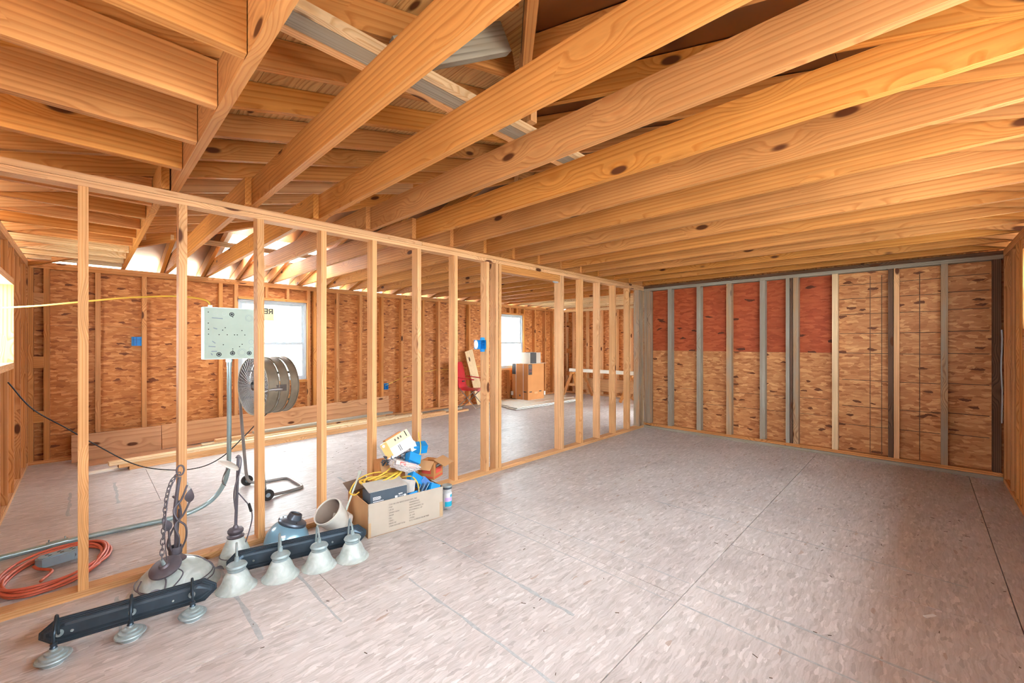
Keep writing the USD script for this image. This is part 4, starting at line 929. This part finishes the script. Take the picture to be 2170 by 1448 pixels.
# ------------------------------------------------------------------ lumber along the back wall, every board a thing
BN = [0]
def plank(label, p0, p1, w, h, mat, z, group=None, up=(0, 0, 1), name='board'):
    a, b = np.array([*p0, z]), np.array([*p1, z if not isinstance(z, tuple) else 0])
    d = b - a; L = np.linalg.norm(d)
    t = part(name, bx(L, w, h, (L / 2, 0, 0), .003), mat, None, frame(d, up), a)
    return tag(t, label, 'board', group)
plank('short wide brown plank on edge, left end of the wall-side lumber', (-.114, 7.47), (.735, 7.47), .04, .345, 'pine_beam', .1725) if False else None
wood('pine_beam', lin(206, 156, 116), lin(184, 132, 94), ring=7.0, streak=.12)
G = 'planed boards heaped along the back wall'
plank('short wide brown plank on edge at the left end of the lumber', (-.114, 7.465), (.735, 7.465), .04, .34, 'pine_beam', .172)
t = part('board', bx(3.44, .04, .33, (1.72, 0, 0), .003), 'pine_beam', None, frame((3.44, .03, .085), (0, 0, 1)), (.742, 7.47, .185)); tag(t, 'long wide brown plank on edge behind the fan', 'board')
lane = lambda o, x: 6.60 + o + .086 * x
rows = [  # label, x0, x1, lane offset, w, h, z, mat
    ('lowest front pine board with the foremost stepped end', .36, 5.85, 0, .098, .039, .020, 'pine'),
    ('second front pine board with a stepped end', .27, 5.2, 0, .098, .039, .060, 'pine'),
    ('uppermost front pine board with pale top face', .19, 4.6, 0, .096, .039, .100, 'pine_pale'),
    ('thin white edged board just behind the front stack', -.02, 4.2, .104, .09, .018, .010, 'white_panel'),
    ('weathered grey board lying behind the front stack', .33, 4.1, .104, .09, .045, .043, 'pine_grey'),
    ('weathered grey board laid over the first grey board', .85, 3.6, .104, .085, .04, .087, 'pine_grey'),
    ('slim pine strip on top of the grey boards', 1.6, 4.0, .104, .05, .02, .118, 'pine_pale'),
    ('pale pine board with square cut end low in the middle', .72, 4.0, .208, .09, .038, .020, 'pine_pale'),
    ('second pale pine board stepped above the square cut one', .86, 4.3, .208, .09, .038, .059, 'pine'),
    ('third stacked pale board in the middle of the pile', 1.10, 4.1, .208, .09, .038, .098, 'pine_pale'),
    ('topmost pale pine board of the stack behind the fan', 1.25, 3.9, .208, .085, .036, .136, 'pine'),
    ('long grey board lying loose on the topmost pine board', 1.72, 4.05, .206, .10, .030, .170, 'pine_grey'),
    ('brown board low at the wall side of the pile', 1.75, 4.9, .312, .098, .040, .021, 'pine_beam'),
    ('pale board above the brown wall side board', 1.9, 4.4, .312, .09, .038, .061, 'pine_pale'),
    ('second grey board near the wall beside the loose one', 2.05, 4.0, .312, .09, .028, .095, 'pine_grey'),
    ('grey weathered board ending near the red chair', 4.35, 5.75, .104, .09, .085, .043, 'pine_grey'),
    ('pine board near the red chair, farthest from camera', 4.5, 5.7, .208, .098, .038, .020, 'pine'),
    ('black edged metal track on the far pine board', 4.6, 5.5, .208, .04, .03, .055, 'slate_metal')]
plank('flat brown plank on the floor at the pile left end', (-.06, 7.26), (1.6, 7.30), .28, .018, 'pine_beam', .010, G)
for lb, x0, x1, o, w, h, z, m in rows: plank(lb, (x0, lane(o, x0)), (x1, lane(o, x1)), w, h, m, z, G)

# ------------------------------------------------------------------ red chair and leaning board
chr_ = thing('red_chair', 'red moulded plastic chair on crossed chrome legs by the back wall', 'chair', (6.15, 7.36, 0), R=Rz(-1.1))
def shell(prof, wid, th=.010):
    P = spline(prof, 5); n = len(P); v, f = [], []
    ws = np.interp(np.linspace(0, 1, n), np.linspace(0, 1, len(wid)), wid)
    tn = np.gradient(P, axis=0); tn /= np.linalg.norm(tn, axis=1, keepdims=True); nr = np.stack([-tn[:, 2], np.zeros(n), tn[:, 0]], 1)
    K = 9
    for s in (0, 1):
        for i in range(n):
            for k in range(K):
                u = -1 + 2 * k / (K - 1); v.append(P[i] + np.array([0, u * ws[i] / 2, 0]) + nr[i] * (.03 * u * u + s * th))
    def id_(s, i, k): return s * n * K + i * K + k
    for i in range(n - 1):
        for k in range(K - 1):
            a, b, c, d = id_(0, i, k), id_(0, i + 1, k), id_(0, i + 1, k + 1), id_(0, i, k + 1); f += [[a, c, b], [a, d, c]]
            a, b, c, d = id_(1, i, k), id_(1, i + 1, k), id_(1, i + 1, k + 1), id_(1, i, k + 1); f += [[a, b, c], [a, c, d]]
        for k in (0, K - 1):
            a, b, c, d = id_(0, i, k), id_(0, i + 1, k), id_(1, i + 1, k), id_(1, i, k); q = [[a, b, c], [a, c, d]]; f += q if k == 0 else [x[::-1] for x in q]
    for i in (0, n - 1):
        for k in range(K - 1):
            a, b, c, d = id_(0, i, k), id_(0, i, k + 1), id_(1, i, k + 1), id_(1, i, k); q = [[a, b, c], [a, c, d]]; f += q if i == 0 else [x[::-1] for x in q]
    return trimesh.Trimesh(v, f, process=False)
part('seat_back', shell([(-.17, 0, .60), (-.20, 0, .74), (-.235, 0, .90), (-.265, 0, 1.04)], [.40, .46, .47, .40]), 'red_plastic', chr_, smooth=60)
part('seat', shell([(.30, 0, .435), (.22, 0, .46), (.0, 0, .45), (-.12, 0, .465), (-.165, 0, .53), (-.175, 0, .60)], [.44, .48, .48, .46, .43, .40]), 'red_plastic', chr_, smooth=60)
part('lumbar_slot', bx(.012, .12, .03, (0, 0, 0), .004), 'dark_slot', chr_, R=RY(-12), loc=(-.168, 0, .60))
for s in (-1, 1):
    part('arm_rest', tube(spline([(-.20, s * .24, .70), (0, s * .255, .68), (.20, s * .25, .66)], 6), .012, 8), 'red_plastic', chr_, smooth=True)
    part('leg', tube([(-.24, s * .21, .012), (.22, s * .21, .44)], .011, 8), 'chrome', chr_); part('leg', tube([(.24, s * .225, .012), (-.16, s * .225, .46)], .011, 8), 'chrome', chr_)
for x, z in ((-.24, .014), (.24, .014), (.22, .44)): part('leg_rail', tube([(x, -.22, z), (x, .22, z)], .010, 8), 'chrome', chr_)
tag(part('leaning_board', bx(1.32, .24, .02, (.66, 0, 0), .003), 'pine_pale', None, frame((-.30, .10, 1.25), (0, -1, .1)), (6.66, 7.56, .016)), 'pale wide board leaning on the back wall behind the red chair', 'board')

# ------------------------------------------------------------------ cartons, white panels, sawhorse
PY = [6.34, 6.675, 7.01, 7.345]
for k in range(4):
    for j in range(2):
        if j == 1 and k == 3: continue
        o = np.array([6.60 + .05 * ((k * 3 + j) % 3) + .1 * k, PY[k] + .004 * j, .004 + .026 * j + .001])
        t = thing('siding_board', [['white panel on the floor, lower one at the front edge', 'white panel on top at the front edge of the stack'], ['lower white panel, second row from the front', 'upper white panel under the carton front corner'], ['lower white panel, third row from the front', 'upper white panel under the carton middle'], ['white panel nearest the back wall under the carton', '']][k][j], 'siding board', o, R=Rz(-.045), group='white panels stacked under the cartons')
        part('panel_board', bx(2.3, .318, .014, (1.15, .165, .012), .002), 'white_panel', t)
        part('panel_core', bx(2.298, .316, .007, (1.15, .165, .0025)), 'panel_edge', t)
bg = thing('large_carton', 'tall brown cardboard carton with white straps and black labels by the far window', 'carton', (7.70, 6.99, .048), R=Rz(-.02))
bw, bd, bh = .60, .56, .90
part('carton_body', bx(bw, bd, bh, (bw / 2, bd / 2, bh / 2), .006), 'cardboard_brown', bg)
for y in (.16, .42): part('strap', bx(.002, .012, bh, (-.001, y, bh / 2)), 'white_print', bg)
part('black_label', bx(.002, .13, .26, (-.001, bd - .07, bh - .14)), 'black_print', bg); part('black_label', bx(.13, .002, .26, (.085, -.001, bh - .14)), 'black_print', bg)
for y in (.05, .10): part('hand_hole', bx(.09, .004, .022, (.10 + (y > .07) * .36, -.001, .20)), 'dark_slot', bg)
part('hand_hole', bx(.004, .10, .025, (-.001, .10, .20)), 'dark_slot', bg); part('handling_mark', bx(.002, .05, .04, (-.001, .28, .10)), 'ink', bg); part('handling_mark', bx(.12, .002, .05, (.3, -.001, .17)), 'cardboard', bg)
for z in (.36, .39, .42, .45): part('label_line', bx(.09, .003, .008, (.085, -.0015, bh - .05 - (z - .36) * 1.6)), 'red_print' if z > .4 else 'grey_board', bg)
for x, y in ((-.012, bd - .02), (bw + .01, .0)): part('corner_guard', bx(.05, .05, .10, (x, y, .14), .006), 'pale_enamel', bg)
fs = thing('cardboard_sheet', 'flat cardboard sheet between the two cartons', 'cardboard', (7.76, 7.02, .951), R=Rz(-.1)); part('sheet', bx(.62, .40, .008, (.31, .20, .004)), 'cardboard_white', fs)
sm = thing('small_carton', 'small white and black carton standing on the tall brown carton', 'carton', (7.80, 7.03, .962), R=Rz(-.12))
part('carton_body', bx(.38, .36, .27, (.19, .18, .135), .004), 'cardboard_white', sm); part('black_wrap', bx(.20, .364, .274, (.13, .18, .135), .002), 'black_print', sm); part('tape_strip', bx(.385, .05, .002, (.19, .18, .271)), 'white_print', sm)
sh = thing('sawhorse', 'wooden sawhorse near the far corner carrying a pale beam', 'sawhorse', (9.56, 6.82, 0))
part('top_rail', bx(.62, .09, .04, (0, 0, .655), .003), 'pine_amber', sh)
for sx in (-1, 1):
    for sy in (-1, 1): part('leg', bx(.70, .075, .03, (.35, 0, 0), .003), 'pine_amber', sh, R=frame((.1 * sx, .24 * sy, -.65), (sx, 0, .2)), loc=(.22 * sx, .03 * sy, .655))
    part('leg_brace', bx(.03, .28, .07, (.245 * sx, 0, .34)), 'pine', sh)
sh2 = thing('sawhorse', 'wooden sawhorse hidden mostly behind the partition corner studs', 'sawhorse', (9.56, 5.05, 0))
part('top_rail', bx(.62, .09, .04, (0, 0, .655), .003), 'pine_amber', sh2)
for sx in (-1, 1):
    for sy in (-1, 1): part('leg', bx(.70, .075, .03, (.35, 0, 0), .003), 'pine_amber', sh2, R=frame((.1 * sx, .24 * sy, -.65), (sx, 0, .2)), loc=(.22 * sx, .03 * sy, .655))
tag(part('sawhorse_beam', bx(2.15, .14, .085, (1.075, 0, 0), .004), 'white_panel', None, frame((0, -1, 0)), (9.56, 7.06, .72)), 'pale whitewashed beam laid across the two sawhorses', 'beam')

# ------------------------------------------------------------------ outlet boxes in the walls, wires
ob1 = thing('wall_outlet_box', 'large blue double outlet box nailed to a partition stud', 'outlet box', (3.144, PY0 := YP + .03, 1.46), R=np.eye(3))
part('box_shell', cat_([bx(.11, .003, .10, (-.055, .05, 0)), bx(.11, .075, .003, (-.055, .012, .05)), bx(.11, .075, .003, (-.055, .012, -.05)), bx(.003, .075, .10, (-.11, .012, 0)), bx(.003, .075, .10, (-.002, .012, 0))]), 'blue_box', ob1)
part('box_ribs', cat_([bx(.004, .006, .10, (-.055, -.02, 0)), bx(.11, .05, .004, (-.055, .02, .012))]), 'blue_box_deep', ob1)
part('mud_ring', T(trimesh.creation.icosphere(2, .05), np.diag([.45, .5, 1.0]), (-.128, -.005, .0)), 'white_print', ob1)
for s in (-1, 1): part('nail_ear', bx(.05, .02, .032, (-.035, -.005, s * .064), .006), 'blue_box', ob1)
def wallbox(label, x, z):
    t = thing('wall_outlet_box', label, 'outlet box', (x, YB + .045, z)); w = .10
    part('box_shell', cat_([bx(w, .003, .12, (0, .03, 0)), bx(w, .07, .003, (0, 0, .06)), bx(w, .07, .003, (0, 0, -.06)), bx(.003, .07, .12, (-w / 2, 0, 0)), bx(.003, .07, .12, (w / 2, 0, 0))]), 'blue_box', t)
    part('box_ribs', cat_([bx(.004, .02, .12, (0, .018, 0)), bx(w, .02, .004, (0, .018, .02))]), 'blue_box_deep', t)
wallbox('blue outlet box on the back wall left of the panel box', .499, 1.50); wallbox('low blue outlet box on the back wall between two studs', 4.235, .60)
wr = thing('wall_wire', 'thin yellow wire run through the back wall studs behind the red chair', 'cable', (0, 0, 0))
part('wire', tube(spline([(4.24, YB + .03, .62), (4.5, YB + .02, .72), (4.62, YB + .06, .74), (5.3, YB + .06, .86), (5.9, YB + .06, .88), (6.6, YB + .06, .90), (7.35, YB + .06, .93)], 6), .006, 6), 'yellow_cable', wr, smooth=True)

# torn plastic sheet in the left window opening and an oddment on its sill
pl = thing('plastic_sheet', 'torn white plastic sheet hanging in the left window opening', 'plastic sheet', (XL - .07, W3[0], W3[1]))
yy = np.array([0, .5, .9, 1.16, 1.24, 1.30, 1.33, 1.30, 1.27, 1.10, .95, .9, 0]); zz = np.array([.72, .73, .72, .70, .60, .50, .40, .28, .18, .12, .14, .05, .03])
part('sheet', T(trimesh.creation.extrude_polygon(Polygon(np.stack([yy, zz], 1)), .002, engine='earcut'), np.array([[0, 0, 1], [1, 0, 0], [0, 1, 0]], float)), 'white_sheet', pl)
# mirrored sticker on the first window's upper sash
part('sticker', bx(.17, .002, .20), 'sticker', win1, loc=(2.13, SD * .80 - .006, 1.95))
part('sticker_text', T(meshkit.text_mesh('RE', .085, .001, True), np.diag([-1, 1, 1])), 'black_print', win1, R=RF, loc=(2.21, SD * .80 - .0075, 1.96))
# scrap and splinters on the floor
tag(part('paper_scrap', bx(.07, .018, .003, (0, 0, .0015), .001), 'white_print', None, Rz(-.6), (3.2, -.03, 0)), 'small white paper scrap on the bare floor', 'scrap')
rg = np.random.default_rng(21)
deb = [T(bx(rg.uniform(.006, .028), .003, .002), RZ(rg.uniform(0, 180)), (rg.uniform(.6, 6.4), rg.uniform(-.4, 2.6), .001)) for _ in range(130)]
deb += [T(bx(rg.uniform(.008, .03), .003, .002), RZ(rg.uniform(0, 180)), (rg.uniform(1.8, 4.0), rg.uniform(4.6, 6.4), .001)) for _ in range(50)]
tag(part('floor_debris', cat_(deb), 'splinter'), 'dark nails and splinters scattered over the subfloor', 'debris', kind='stuff')
